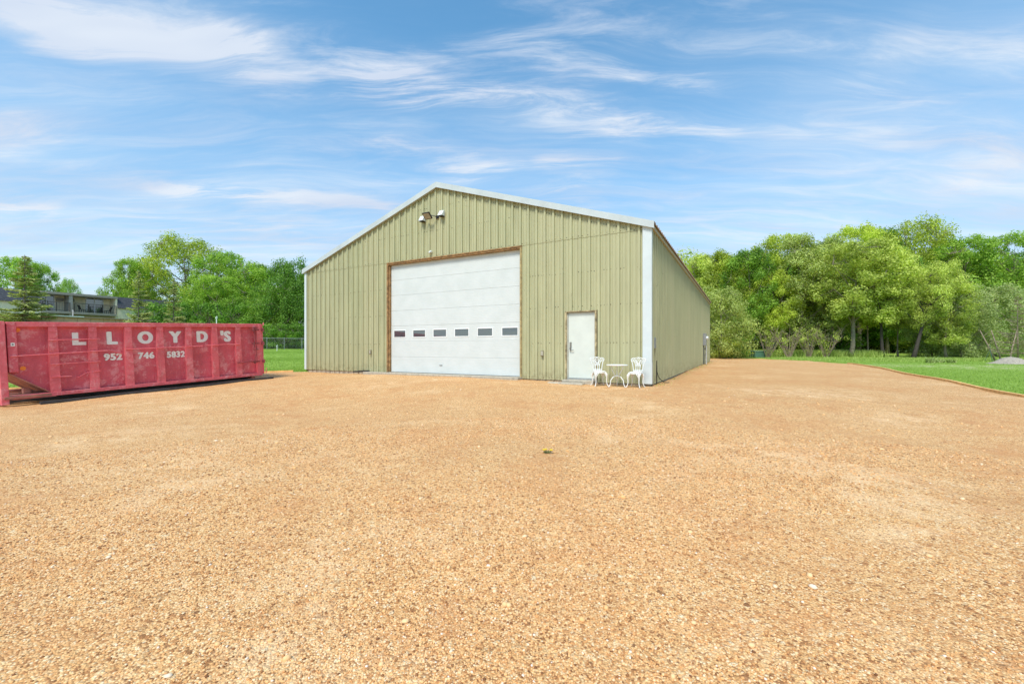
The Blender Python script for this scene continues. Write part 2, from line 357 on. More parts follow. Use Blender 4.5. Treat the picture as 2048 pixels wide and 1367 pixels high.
def stones(name, px, py, rad, m, rnd, kind='stuff'):
    n = len(px); S = ICO_V[None]*(1+RNG.uniform(-.22, .22, (n, 12, 1)))
    S = S*np.stack([rad*RNG.uniform(.8, 1.35, n), rad*RNG.uniform(.7, 1.1, n), rad*RNG.uniform(.45, .8, n)], 1)[:, None]
    a = RNG.uniform(0, 6.28, n); ca, sa = np.cos(a)[:, None], np.sin(a)[:, None]
    X_, Y_ = S[..., 0]*ca-S[..., 1]*sa, S[..., 0]*sa+S[..., 1]*ca
    tl = RNG.uniform(-.4, .4, n)[:, None]; Z_ = S[..., 2]+X_*0*tl
    z = np.concatenate([H(px[i:i+4000], py[i:i+4000]) for i in range(0, n, 4000)])+.012
    z = z+.010*np.sin(px*1.7+1.3*np.sin(py*.8))*np.sin(py*2.3+px*.4)+.006*np.sin(px*5.1+py*1.1)*np.sin(py*4.3)
    V = np.stack([X_+px[:, None], Y_+py[:, None], Z_+(z+rad*.22)[:, None]], -1).reshape(-1, 3)
    Fq = (ICO_F[None]+(np.arange(n)*12)[:, None, None]).reshape(-1, 3)
    return tag(np_mesh(name, V, Fq, m, attr=np.repeat(rnd, 12), smooth=True), kind=kind)
def mat_stone():
    m, n, p = mat('loose_stone'); a = n.n('ShaderNodeAttribute'); a.attribute_name = 'rnd'
    c = n.ramp(a.outputs['Fac'], [(0, (0.2, 0.0822, 0.0342)), (.15, (0.44, 0.201, 0.077)), (.34, (0.7, 0.356, 0.141)), (.62, (0.82, 0.475, 0.205)), (.88, (0.88, 0.575, 0.3)), (.97, (0.88, 0.639, 0.394)), (1, (0.88, 0.749, 0.616))])
    t = n.n('ShaderNodeTexCoord'); c = n.mix(.5, c, n.ramp(n.noise(t.outputs['Object'], 160, 3), [(.3, .8), (.7, 1.0)]), 'MULTIPLY')
    n.put(p.inputs['Base Color'], c); p.inputs['Roughness'].default_value = .8; p.inputs['Specular IOR Level'].default_value = .25
    return m
M_STONE = mat_stone()
n_ = 120000; r_ = 1.3+6.5*RNG.random(n_)**1.3; th = RNG.uniform(-.96, .96, n_)
px_, py_ = r_*np.sin(th)*1.05, r_*np.cos(th)
k_ = (np.sin(px_*1.3+2*np.sin(py_*.9))+np.sin(py_*2.1-px_*.7)+RNG.normal(0, .9, n_)) > -.55; px_, py_, r_ = px_[k_], py_[k_], r_[k_]; n_ = len(px_)
o = stones('gravel_stones', px_, py_, (.0036+.0045*RNG.random(n_)**2.2)*(1+r_*.05), M_STONE, RNG.random(n_)**.9)
tag(o, 'loose tan and pinkish gravel stones covering the near part of the lot', 'gravel')
n_ = 1100; r_ = 1.6+12*RNG.random(n_); th = RNG.uniform(-.95, .95, n_)
o = stones('larger_pebbles', r_*np.sin(th), r_*np.cos(th), .010+.016*RNG.random(n_)**3.5, M_STONE, .5+.5*RNG.random(n_))
tag(o, 'bigger pale pebbles scattered among the finer gravel', 'gravel')

# timber edging boards along the lot
M_TIMBER = simple('edging_timber', (.85, .50, .19), .8, var=.2, scale=5, bump=.3)
def edging(fn, y0, y1, label, side, parts):
    yy = np.linspace(y0, y1, parts*6+1); P = [Vector((float(fn(y)), float(y), 0)) for y in yy]
    e = empty('edging_board', (P[0].x, P[0].y, 0), label=label, cat='edging')
    for k in range(parts):
        mb = MB(); pts = P[k*6:k*6+7]
        for i in range(6):
            a_, b_ = pts[i]-P[0], pts[i+1]-P[0]; d = (b_-a_).normalized(); nrm = Vector((-d.y, d.x, 0))*side
            if i == 5: b_ = b_-d*.01
            za, zb = h(pts[i].x, pts[i].y), h(pts[i+1].x, pts[i+1].y)
            vs = []
            for e_, z_ in ((a_, za), (b_, zb)):
                for o_, t in ((0, -.1), (.09, -.1), (.09, .085), (0, .085)): q_ = e_+nrm*o_; vs.append((q_.x, q_.y, z_+t))
            fs = [(0, 4, 5, 1), (1, 5, 6, 2), (2, 6, 7, 3), (3, 7, 4, 0)]+([(0, 1, 2, 3)] if i == 0 else [])+([(7, 6, 5, 4)] if i == 5 else [])
            mb.add(vs, fs)
        mb.build('board', M_TIMBER, e)
edging(xR, 4.5, 30, 'low orange timber edging board between the gravel and the right lawn', -1, 8)
P0 = Vector((-9.75, 20.15, 0))
_ey = [4.0, 15.3, 18.6, 20.1, 20.2]; _ex = [-31, -18.2, -13.8, -10.4, -9.9]
edging(lambda y: np.interp(y, _ey, _ex), 8.0, 20.1, 'low brown timber edging board between the gravel and the left lawn behind the dumpster', 1, 5)

# ------------------------------------------------------------------ grass
def blades(name, xs, ys_, hgt, wid, m, label, cat, lean=.5):
    n = len(xs); z = np.concatenate([H(xs[i:i+4000], ys_[i:i+4000]) for i in range(0, n, 4000)])-.01
    a = RNG.uniform(0, 6.28, n); b_ = RNG.uniform(0, 6.28, n); hh = hgt*RNG.uniform(.55, 1.25, n); ww = wid*RNG.uniform(.7, 1.3, n)
    P = np.stack([xs, ys_, z], 1); side = np.stack([np.cos(a), np.sin(a), np.zeros(n)], 1)*ww[:, None]/2
    ln = np.stack([np.cos(b_), np.sin(b_), np.zeros(n)], 1)*(hh*lean*RNG.random(n))[:, None]
    tip = P+ln+np.stack([np.zeros(n), np.zeros(n), hh], 1)
    V = np.stack([P-side, P+side, tip], 1).reshape(-1, 3); Fq = np.arange(3*n).reshape(-1, 3)
    return tag(np_mesh(name, V, Fq, m, attr=np.repeat(RNG.random(n), 3)), label, cat, kind='stuff')
n_ = 170000; y_ = 5+RNG.random(n_)**1.2*33; x_ = xR(y_)+.12+RNG.random(n_)**1.3*(16+y_*.55)
k_ = (np.exp(-((y_-26.5+.45*(x_-26))/3.4)**2)*(x_ > 19)*(.75+.25*np.sin(x_*1.7)*np.sin(y_*2.2+x_))) < RNG.random(n_); x_, y_ = x_[k_], y_[k_]
blades('lawn_grass', x_, y_, .055, .02, L_GRASS, 'short mown green grass beside the gravel on the right', 'grass')
n_ = 90000; y_ = 15+RNG.random(n_)*40; x_ = -.62*y_+RNG.uniform(0, 1, n_)*(.30*y_)
k_ = (x_ < xL(np.minimum(y_, 20.5))-.15) | (y_ > 20.6); k_ &= (x_ < -9.8+(y_-20)*.547)
x_, y_ = x_[k_], y_[k_]
blades('lawn_grass', x_, y_, .06, .03, L_GRASS, 'short sunny green grass sloping up beside the left end of the shed', 'grass')
n_ = 12000; y_ = 8+RNG.random(n_)*9; x_ = xL(y_)-.2-RNG.random(n_)*6
blades('lawn_grass', x_, y_, .07, .03, L_GRASS, 'green grass seen through the gap under the front of the dumpster', 'grass')
# rough verge before the wood
n_ = 60000; t__ = RNG.random(n_); y_ = 34+RNG.random(n_)*10-t__*3; x_ = 20+t__*34+RNG.normal(0, .6, n_)
k_ = (x_ > xR(np.minimum(y_, 47))+.2) | (y_ > 47); cl_ = np.sin(x_*1.9)+np.sin(y_*2.3+x_)+RNG.normal(0, .7, n_) > -.4
x_, y_ = x_[k_ & cl_], y_[k_ & cl_]
blades('rough_grass', x_, y_, .16, .04, L_WEED, 'rough pale weedy grass in front of the wood', 'grass', .8)
n_ = 26000; x_ = 19+RNG.random(n_)*18; y_ = 46.8-np.maximum(0, x_-27)*.35+RNG.normal(0, .8, n_)
blades('tall_grass', x_, y_, .75, .05, L_WEED, 'tall green grass along the edge of the wood', 'grass', .6)
# a few weeds in the near gravel along the shed wall
n_ = 900; t__ = RNG.random(n_)*24; off = .12+RNG.random(n_)**2*.35
P_ = np.array([(CN+EX*float(o_)+EV*float(q_)) for o_, q_ in zip(off, t__)])
k_ = np.sin(t__*2.1)+RNG.normal(0, .5, n_) > .3
blades('wall_weeds', P_[k_, 0], P_[k_, 1], .07, .02, L_WEED, 'sparse weeds along the foot of the shed side wall', 'weeds', .8)

# ------------------------------------------------------------------ the shed
W_, LEN, ZB, ZE, ZR, ZS = 15.66, 24.5, .13, 4.78, 7.36, 4.68
RX = -W_/2-.0
def mat_siding(name, c0=(.405, .405, .24)):
    m, n, p = mat(name); t = n.n('ShaderNodeTexCoord'); P = t.outputs['Object']
    mp = n.n('ShaderNodeMapping'); n.put(mp.inputs[0], P); mp.inputs['Scale'].default_value = (2.2, 2.2, .35)
    f = n.noise(mp.outputs[0], 1.6, 8, .68); g = n.noise(P, .45, 4, .6)
    c = n.ramp(f, [(.3, tuple(x*.86 for x in c0)), (.7, tuple(x*1.1 for x in c0))])
    c = n.mix(n.m('MULTIPLY', n.sstep(g, .5, .7), .35), c, (.36, .37, .21, 1))
    # sheets of slightly different fade
    s = n.n('ShaderNodeSeparateXYZ'); n.put(s.inputs[0], P)
    wn = n.n('ShaderNodeTexWhiteNoise'); wn.noise_dimensions = '2D'
    n.put(wn.inputs['Vector'], n.comb(n.m('FLOOR', n.m('DIVIDE', s.outputs[0], .915)), n.m('FLOOR', n.m('DIVIDE', s.outputs[1], .915))))
    c = n.mix(n.m('MULTIPLY', wn.outputs['Value'], .28), c, (.50, .46, .29, 1))
    # grime on the lowest decimetres and a few rusty runs
    low = n.m('MULTIPLY', n.sstep(s.outputs[2], .75, .1), n.sstep(n.noise(P, 5, 5, .7), .42, .62))
    c = n.mix(n.m('MULTIPLY', low, .5), c, (.20, .17, .09, 1))
    sp = n.noise(P, 11, 3, .5); c = n.mix(n.m('MULTIPLY', n.sstep(sp, .70, .78), .6), c, (.17, .14, .07, 1))
    n.put(p.inputs['Base Color'], c); p.inputs['Roughness'].default_value = .5; p.inputs['Metallic'].default_value = 0
    p.inputs['Specular IOR Level'].default_value = .35
    bp = n.n('ShaderNodeBump'); bp.inputs['Strength'].default_value = .25; bp.inputs['Distance'].default_value = .02
    n.put(bp.inputs['Height'], n.noise(P, 2.5, 3)); n.put(p.inputs['Normal'], bp.outputs[0])
    return m
M_SIDE = mat_siding('green_tan_siding')
M_SCREW = simple('screw', (.09, .075, .05), .5, var=.3)
M_TRIM = simple('white_trim', (.58, .64, .65), .4, var=.05, scale=2)
M_TRIMR = simple('rake_trim', (.50, .55, .56), .4, var=.06, scale=2)
M_WOODF = simple('frame_wood', (.33, .19, .08), .8, var=.35, scale=9, bump=.3)
M_WOODL = simple('frame_wood_weathered', (.36, .28, .13), .8, var=.3, scale=9, bump=.3)
M_CONC = simple('concrete', (.42, .37, .29), .9, var=.2, scale=9, bump=.3)
M_ROOF = simple('roof_sheet', (.26, .17, .11), .5, var=.2, scale=3)
M_BLACK = simple('black_plastic', (.02, .02, .02), .5)
M_GREYBOX = simple('grey_box', (.30, .31, .31), .5)
shed = empty('metal_shed', (CN.x, CN.y, 0), (0, 0, math.atan2(EX.y, EX.x)),
             'big olive tan ribbed metal shed with a white overhead door', 'shed')
PER = .305
BP = [(-.043, 0), (-.032, .056), (.032, .056), (.043, 0), (.085, 0), (.090, .014), (.112, .014), (.117, 0), (.18, 0), (.185, .014), (.207, .014), (.212, 0)]
def profile(x0, x1, phase=0.0):
    out = [x0]; k0 = int(math.floor((x0-phase)/PER))-1; k1 = int(math.ceil((x1-phase)/PER))+1
    for k in range(k0, k1+1):
        for o_, d in BP:
            x = phase+k*PER+o_
            if x0+.003 < x < x1-.003: out.append(x)
    out.append(x1); return out
def depth(x, phase=0.0):
    t = (x-phase+.05) % PER-.05; xs = [b_[0] for b_ in BP]+[PER-.05]; ds = [b_[1] for b_ in BP]+[0]
    return float(np.interp(t, [-.05]+xs, [0]+ds))
def siding(mb, x0, x1, zlo, zhi, proud=0.0, put=None, screws=(), breaks=()):
    """ribbed sheet; put(x, d, z) maps it into place"""
    xs = sorted(set(profile(x0, x1)+[b_ for b_ in breaks if x0 < b_ < x1])); vs = []; fs = []
    for x in xs:
        d = depth(x)+proud
        vs += [put(x, d, zlo(x) if callable(zlo) else zlo), put(x, d, zhi(x) if callable(zhi) else zhi)]
    for i in range(len(xs)-1): fs.append((2*i, 2*i+2, 2*i+3, 2*i+1))
    # turned bottom edge
    k = len(vs)
    for x in xs: vs.append(put(x, -.01+proud, zlo(x) if callable(zlo) else zlo))
    for i in range(len(xs)-1): fs.append((k+i, k+i+1, 2*i+2, 2*i))
    mb.cur = 0; mb.add(vs, fs); mb.cur = 1
    k0 = int(math.ceil(x0/PER)); rr = random.Random(int(abs(x0)*100)+int(x1*10))
    for zs in screws:
        for k in range(k0, int(math.floor(x1/PER))+1):
            for o_ in (.055, .152, .245):
                if rr.random() < .35: continue
                x = k*PER+o_+rr.uniform(-.006, .006); z = (zs(x) if callable(zs) else zs)+rr.uniform(-.012, .012)
                if not (x0 < x < x1) or z > (zhi(x) if callable(zhi) else zhi) or z < (zlo(x) if callable(zlo) else zlo): continue
                d = depth(x)+proud; r = rr.choice([.007, .010, .013])
                a_ = [put(x+dx, d+.001, z+dz) for dx, dz in ((-r, -r), (r, -r), (r, r), (-r, r))]; c_ = [put(x+dx*.6, d+.008, z+dz*.6) for dx, dz in ((-r, -r), (r, -r), (r, r), (-r, r))]
                mb.add(a_+c_, [(4, 5, 6, 7), (0, 1, 5, 4), (1, 2, 6, 5), (2, 3, 7, 6), (3, 0, 4, 7)])
    mb.cur = 0
def rfz(x): return ZE+(ZR-ZE)*(1-abs(x-RX)/(W_/2))          # roof line over the front
fr = lambda x, d, z: (x, -d, z)
DX0, DX1, DZ0, DZ1 = -10.44, -4.27, .21, 4.64                 # big door opening
MX0, MX1, MZ0, MZ1 = -2.62, -1.62, .20, 2.34                  # small door opening
mb = MB(); RT = lambda x: rfz(x)-.04
SCR = [ZB+.08, 1.35, 2.52, 3.6]
siding(mb, -W_+.06, DX0-.04, lambda x: ZB+.05, ZS+.03, 0, fr, SCR)
siding(mb, DX1+.05, MX0-.04, ZB+.02, ZS+.03, 0, fr, SCR)
siding(mb, MX0-.04, MX1+.04, MZ1+.04, ZS+.03, 0, fr, [2.52, 3.6])
siding(mb, MX1+.04, -.19, ZB, ZS+.03, 0, fr, SCR)
siding(mb, -W_+.02, -.05, lambda x: min(ZS, rfz(x)-.06), RT, .010, fr, [ZS+.06, lambda x: rfz(x)-.22, 5.7, 6.6], breaks=[RX])
mb.build('front_wall', [M_SIDE, M_SCREW], shed)
mb = MB(); siding(mb, .04, LEN, ZB-.02, ZE-.02, 0, lambda x, d, z: (d, x, z), SCR+[4.6]); mb.build('side_wall', [M_SIDE, M_SCREW], shed)
mb = MB(); siding(mb, .0, LEN, ZB-.02, ZE-.02, 0, lambda x, d, z: (-W_-d, LEN-x, z), []); mb.build('side_wall', [M_SIDE, M_SCREW], shed)
mb = MB(); siding(mb, -W_, 0, ZB, rfz, 0, lambda x, d, z: (-W_-x, LEN+d, z), [], breaks=[RX]); mb.build('back_wall', [M_SIDE, M_SCREW], shed)
# foundation strip and door apron
mb = MB(); mb.box((-W_+.05, .03, -.4), (-.02, .3, ZB+.07), .01); mb.box((-.3, .31, -.4), (-.03, LEN-.1, ZB+.05), .01)
mb.box((-W_+.05, .31, -.4), (-W_+.3, LEN-.1, ZB+.05), .01); mb.build('foundation', M_CONC, shed)
mb = MB(); mb.box((DX0-1.1, -.34, -.1), (DX1+.06, .029, .196), .015); mb.build('concrete_apron', M_CONC, shed)
mb = MB(); mb.box((MX0-.03, -.32, -.1), (MX1+.0, .029, .19), .02); mb.box((MX0-.42, -.62, -.1), (MX1-.25, -.325, .118), .03); mb.build('concrete_step', M_CONC, shed)
# roof: two corrugated slopes
slope = math.hypot(W_/2, ZR-ZE); OV = .16
for sgn in (-1, 1):
    mb = MB(); vs = []; xs = profile(-.12, LEN+.1); 
    for x in xs:
        d = depth(x)
        xe, ze = RX+sgn*(W_/2+OV), ZE+.06-OV*(ZR-ZE)/(W_/2)
        for t in (0, 1):
            for thick in (0, .012): vs.append((RX*(1-t)+xe*t, x, (ZR+.06)*(1-t)+ze*t+d-thick))
    fs = []
    for i in range(len(xs)-1):
        a_ = 4*i; c_ = a_+4
        fs += [(a_, c_, c_+2, a_+2), (a_+1, a_+3, c_+3, c_+1), (a_+2, c_+2, c_+3, a_+3)]
    fs += [(0, 2, 3, 1)]; mb.add(vs, fs); mb.build('roof_panel', M_ROOF, shed)
    # fascia under the eave
    mb = MB(); xe = RX+sgn*(W_/2+.07)
    mb.box((xe-.03, .0, ZE-.10), (xe+.03, LEN, ZE+.015)); mb.build('eave_fascia', simple('fascia', (.40, .36, .26), .6), shed)
mb = MB()
for sgn in (-1, 1):
    poly = [(RX, ZR+.115), (RX+sgn*.3, ZR+.115-.3*(ZR-ZE)/(W_/2)), (RX+sgn*.3, ZR+.098-.3*(ZR-ZE)/(W_/2)), (RX, ZR+.098)]
    mb.prism(poly if sgn > 0 else poly[::-1], -.10, LEN+.1)
mb.build('ridge_cap', M_ROOF, shed)
# rake trims (pressed metal, two legs)
for sgn in (-1, 1):
    mb = MB(); x1 = RX+sgn*(W_/2+.14); s_ = (ZR-ZE)/(W_/2)
    f_ = lambda x, o_: (x, ZR+.13-abs(x-RX)*s_+o_)
    x0 = RX
    for xa, xb in ((RX, RX+sgn*(W_/4)), (RX+sgn*(W_/4), x1)):
        pr = .004 if xa == RX else 0
        poly = [f_(xa, 0), f_(xb, 0), f_(xb, -.205), f_(xa, -.205)]
        if sgn < 0: poly = poly[::-1]
        mb.prism(poly, -.15-pr, -.135)
        poly = [f_(xa, 0.004), f_(xb, 0.004), f_(xb, -.012), f_(xa, -.012)]
        if sgn < 0: poly = poly[::-1]
        mb.prism(poly, -.134, .12)
        poly = [f_(xa, -.17), f_(xb, -.17), f_(xb, -.185), f_(xa, -.185)]
        if sgn < 0: poly = poly[::-1]
        mb.prism(poly, -.134, -.02)
    mb.build('rake_trim', M_TRIMR, shed)
# corner trims
mb = MB(); mb.box((-.20, -.068, .75), (.060, -.060, ZE+.06)); mb.box((-.20, -.060, .75), (-.19, -.02, ZE)); mb.box((.054, -.058, .75), (.062, .05, ZE-.1))
mb.box((-.205, -.076, .14), (.068, -.069, .77)); mb.box((.060, -.067, .14), (.068, .06, .77)); mb.box((-.205, -.068, .14), (-.195, -.02, .77))
mb.build('corner_trim', M_TRIM, shed)
mb = MB(); mb.box((-W_-.055, -.074, ZB+.06), (-W_+.09, -.068, ZE+.03)); mb.box((-W_-.055, -.067, ZB+.06), (-W_-.044, .10, ZE)); mb.build('corner_trim', M_TRIM, shed)
mb = MB(); mb.box((-.05, LEN-.05, ZB), (.062, LEN+.05, ZE-.03)); mb.build('corner_trim', M_SIDE, shed)
# overhead door frame and door
FD = .11
mb = MB(); mb.box((DX0-.04, -.05, DZ0-.01), (DX0+.02, .14, DZ1-.002), .004); mb.box((DX0+.022, .02, DZ0), (DX0+.07, .14, DZ1-.052)); mb.build('door_jamb', M_WOODF, shed)
mb = MB(); mb.box((DX1-.02, -.05, DZ0-.01), (DX1+.05, .14, DZ1-.002), .004); mb.build('door_jamb', M_WOODL, shed)
mb = MB(); mb.box((DX0-.04, -.055, DZ1), (DX1+.05, .14, DZ1+.045), .004); mb.box((DX0+.022, -.03, DZ1-.05), (DX1-.022, .14, DZ1-.003)); mb.build('door_header', M_WOODF, shed)
def mat_door():
    m, n, p = mat('door_white'); t = n.n('ShaderNodeTexCoord'); P = t.outputs['Object']; s = n.n('ShaderNodeSeparateXYZ'); n.put(s.inputs[0], P)
    f = n.noise(P, 2.2, 6, .6); c = n.ramp(f, [(.3, (.56, .60, .59)), (.7, (.62, .655, .65))])
    n.put(p.inputs['Base Color'], c); p.inputs['Roughness'].default_value = .45
    wv = n.m('SINE', n.m('MULTIPLY', s.outputs[2], 2*math.pi/.0633)); fine = n.noise(P, 120, 2)
    bp = n.n('ShaderNodeBump'); bp.inputs['Strength'].default_value = .35; bp.inputs['Distance'].default_value = .004
    n.put(bp.inputs['Height'], n.m('ADD', n.m('GREATER_THAN', wv, .75), n.m('MULTIPLY', fine, .15))); n.put(p.inputs['Normal'], bp.outputs[0])
    return m
M_DOOR = mat_door()
SEC = (DZ1-.052-DZ0)/7; dx0, dx1 = DX0+.075, DX1-.025
WXC = [DX0+.54+i*(5.14/5) for i in range(6)]
mb = MB(); wz0, wz1 = DZ0+2*SEC+.16, DZ0+2*SEC+.16+.285
for i in range(7):
    z0, z1 = DZ0+i*SEC+.0018, DZ0+(i+1)*SEC-.0018
    if i != 2: mb.box((dx0, FD, z0), (dx1, FD+.04, z1), .004)
    else:
        mb.box((dx0, FD, z0), (dx1, FD+.04, wz0), 0); mb.box((dx0, FD, wz1), (dx1, FD+.04, z1), 0)
        e = [dx0]+[v for c_ in WXC for v in (c_-.32, c_+.32)]+[dx1]
        for k in range(0, len(e), 2): mb.box((e[k], FD, wz0), (e[k+1], FD+.04, wz1), 0)
gd = mb.build('garage_door', M_DOOR, shed)
mb = MB(); mb.box((dx0, FD+.045, DZ0), (dx1, FD+.06, DZ1-.05)); mb.build('door_backing', simple('door_shadow_gap', (.5, .51, .5), .7), gd)
mb = MB(); mb.box((DX0, FD-.02, DZ0-.012), (DX1-.02, FD+.03, DZ0)); mb.build('bottom_seal', M_BLACK, gd)
def mat_glass():
    m, n, p = mat('window_glass'); p.inputs['Base Color'].default_value = (.05, .065, .075, 1); p.inputs['Roughness'].default_value = .03
    p.inputs['Specular IOR Level'].default_value = 1.0; p.inputs['IOR'].default_value = 1.8; return m
M_GLASS = mat_glass(); M_WF = simple('window_frame_white', (.80, .82, .82), .4, var=.03)
for c_ in WXC:
    mb = MB()
    for a_, b_, c0, c1 in ((c_-.335, c_+.335, wz0-.022, wz0+.012), (c_-.335, c_+.335, wz1-.012, wz1+.018), (c_-.335, c_-.305, wz0+.012, wz1-.012), (c_+.305, c_+.335, wz0+.012, wz1-.012)):
        mb.box((a_, FD-.012, c0), (b_, FD+.02, c1), .003)
    mb.build('window_frame', M_WF, gd)
    mb = MB(); mb.box((c_-.318, FD+.006, wz0), (c_+.318, FD+.012, wz1)); mb.build('window_pane', M_GLASS, gd)
mb = MB(); mb.box((-7.85, FD-.025, .52), (-7.72, FD, .55), .004); mb.build('lift_handle', M_GREYBOX, gd)
# man door
mb = MB(); mb.box((MX0-.025, -.055, MZ0), (MX0+.03, .12, MZ1), .004); mb.box((MX1-.03, -.055, MZ0), (MX1+.025, .12, MZ1), .004); mb.box((MX0-.025, -.06, MZ1+.002), (MX1+.025, .12, MZ1+.035), .004)
mb.build('door_frame', simple('door_frame_wood', (.42, .35, .20), .85, var=.4, scale=7, bump=.3), shed)
mb = MB(); mb.box((MX0+.032, .01, MZ0), (MX0+.065, .09, MZ1-.03)); mb.box((MX1-.065, .01, MZ0), (MX1-.032, .09, MZ1-.03)); mb.box((MX0+.032, .005, MZ1-.028), (MX1-.032, .09, MZ1-.002))
mb.build('inner_frame', simple('inner_frame', (.50, .50, .44), .5), shed)
mb = MB(); mb.box((MX0+.068, .035, MZ0+.03), (MX1-.068, .08, MZ1-.033), .004); md = mb.build('entry_door', simple('entry_white', (.62, .66, .61), .4, var=.04, scale=2), shed)
mb = MB(); mb.box((MX0+.04, -.02, MZ0-.01), (MX1-.04, .09, MZ0+.024), .004); mb.build('threshold', M_GREYBOX, shed)
mb = MB(); mb.tube([(MX0+.14, .035, 1.17), (MX0+.14, -.03, 1.17)], .028, 12); mb.box((MX0+.105, .022, 1.2), (MX0+.175, .035, 1.38), .004); mb.build('door_lock', simple('steel', (.35, .33, .30), .3, .8), md)
mb = MB(); mb.tube([(MX0+.14, .034, 1.12), (MX0+.14, -.02, 1.12)], .018, 10); mb.tube([(MX0+.14, -.02, 1.12), (MX0+.26, -.022, 1.12)], .011, 8); mb.build('door_handle', simple('steel_handle', (.35, .33, .30), .3, .8), md)
# lights on the gable
M_LAMPW = simple('lamp_housing', (.70, .74, .76), .35, var=.03)
def ux(px):      # pixel column -> place on the front wall
    p = (px-CX)/F; return -12.4*(.3266-p)/(1.827+p)*2.083
for px, zc in ((849, 6.20), (887, 6.27)):
    x = ux(px); mb = MB()
    mb.prism([(x-.10, zc-.12), (x+.10, zc-.12), (x+.10, zc+.10), (x-.10, zc+.10)], -.055, -.051)
    o_ = len(mb.v); mb.add([(x-.1, -.24, zc-.10), (x+.1, -.24, zc-.10), (x+.1, -.052, zc-.10), (x-.1, -.052, zc-.10), (x-.1, -.12, zc+.10), (x+.1, -.12, zc+.10), (x+.1, -.052, zc+.10), (x-.1, -.052, zc+.10)],
                          [(0, 3, 2, 1), (4, 5, 6, 7), (0, 1, 5, 4), (1, 2, 6, 5), (2, 3, 7, 6), (3, 0, 4, 7)])
    wl = mb.build('wall_light', M_LAMPW, shed)
    mb = MB(); mb.box((x-.085, -.225, zc-.135), (x+.085, -.06, zc-.102), .005); mb.build('lens', M_BLACK, wl)
x = ux(864); zc = 6.18; mb = MB()
mb.obox((x-.17, -.28, zc+.03), (x+.17, -.28, zc+.03), .28, .04, (0, .9, 1)); fl = mb.build('flood_light', M_BLACK, shed)
mb = MB(); mb.obox((x-.14, -.296, zc+.012), (x+.14, -.296, zc+.012), .22, .012, (0, .9, 1)); mb.build('lens', simple('flood_lens', (.35, .32, .24), .3), fl)
mb = MB(); mb.tube([(x+.17, -.25, zc+.03), (x+.28, -.2, zc), (x+.30, -.03, zc)], .016, 8); mb.box((x+.22, -.06, zc-.06), (x+.36, -.031, zc+.06), .006); mb.build('bracket', M_BLACK, fl)
x = ux(864); mb = MB(); mb.tube([(x, -.03, 4.88), (x, -.09, 4.90), (x, -.14, 4.86)], [.045, .035, .03], 10); mb.tube([(x, -.13, 4.87), (x, -.19, 4.82)], .028, 10)
mb.build('security_camera', M_LAMPW, shed)
for px in (743, 1086):
    x = ux(px); mb = MB(); mb.box((x-.045, -.095, .92), (x+.055, -.045, 1.11), .006); ob = mb.build('outlet_box', simple('outlet_grey', (.27, .24, .16), .5), shed)
    mb = MB(); mb.box((x-.035, -.108, .95), (x+.045, -.096, 1.08), .006); mb.build('cover', simple('outlet_cover', (.40, .38, .30), .5), ob)
# conduit stub / black pipe on the ground at the wall
mb = MB(); mb.tube([(-11.35, -.16, .235), (-11.75, -.2, .215), (-12.3, -.17, .17)], .028, 8); mb.build('drain_pipe', M_BLACK, shed)
# side wall: plate, meter and conduits
mb = MB(); mb.box((.051, .30, 1.18), (.07, .62, 1.50), .004); mb.build('service_plate', M_GREYBOX, shed)
mb = MB(); mb.box((.051, 17.9, 1.35), (.24, 18.4, 2.15), .01); em = mb.build('electric_meter', M_GREYBOX, shed)
mb = MB(); mb.tube([(.24, 18.15, 1.85), (.36, 18.15, 1.85)], .11, 16); mb.build('meter_dial', M_LAMPW, em)
mb = MB(); mb.tube([(.10, 18.0, 1.35), (.10, 18.0, 0.0)], .035, 8); mb.build('conduit', simple('conduit_dark', (.12, .13, .12), .5), em)
mb = MB(); mb.tube([(.22, 18.28, 1.35), (.22, 18.28, 0.0)], .045, 8); mb.build('conduit', simple('conduit_pale', (.50, .50, .46), .5), em)
for z in (1.13, .72): 
    mb = MB(); mb.box((.12, 18.36, z-.07), (.26, 18.5, z+.07), .008); mb.build('junction_box', M_GREYBOX, em)
mb = MB(); mb.tube([(.06, .75, .75), (.06, .78, .45), (.10, .95, .25), (.2, 1.25, .1), (.32, 1.5, .085)], .012, 6); mb.tube([(.06, .75, .8), (.055, .74, .1)], .012, 6)
mb.build('ground_wire', M_BLACK, shed)

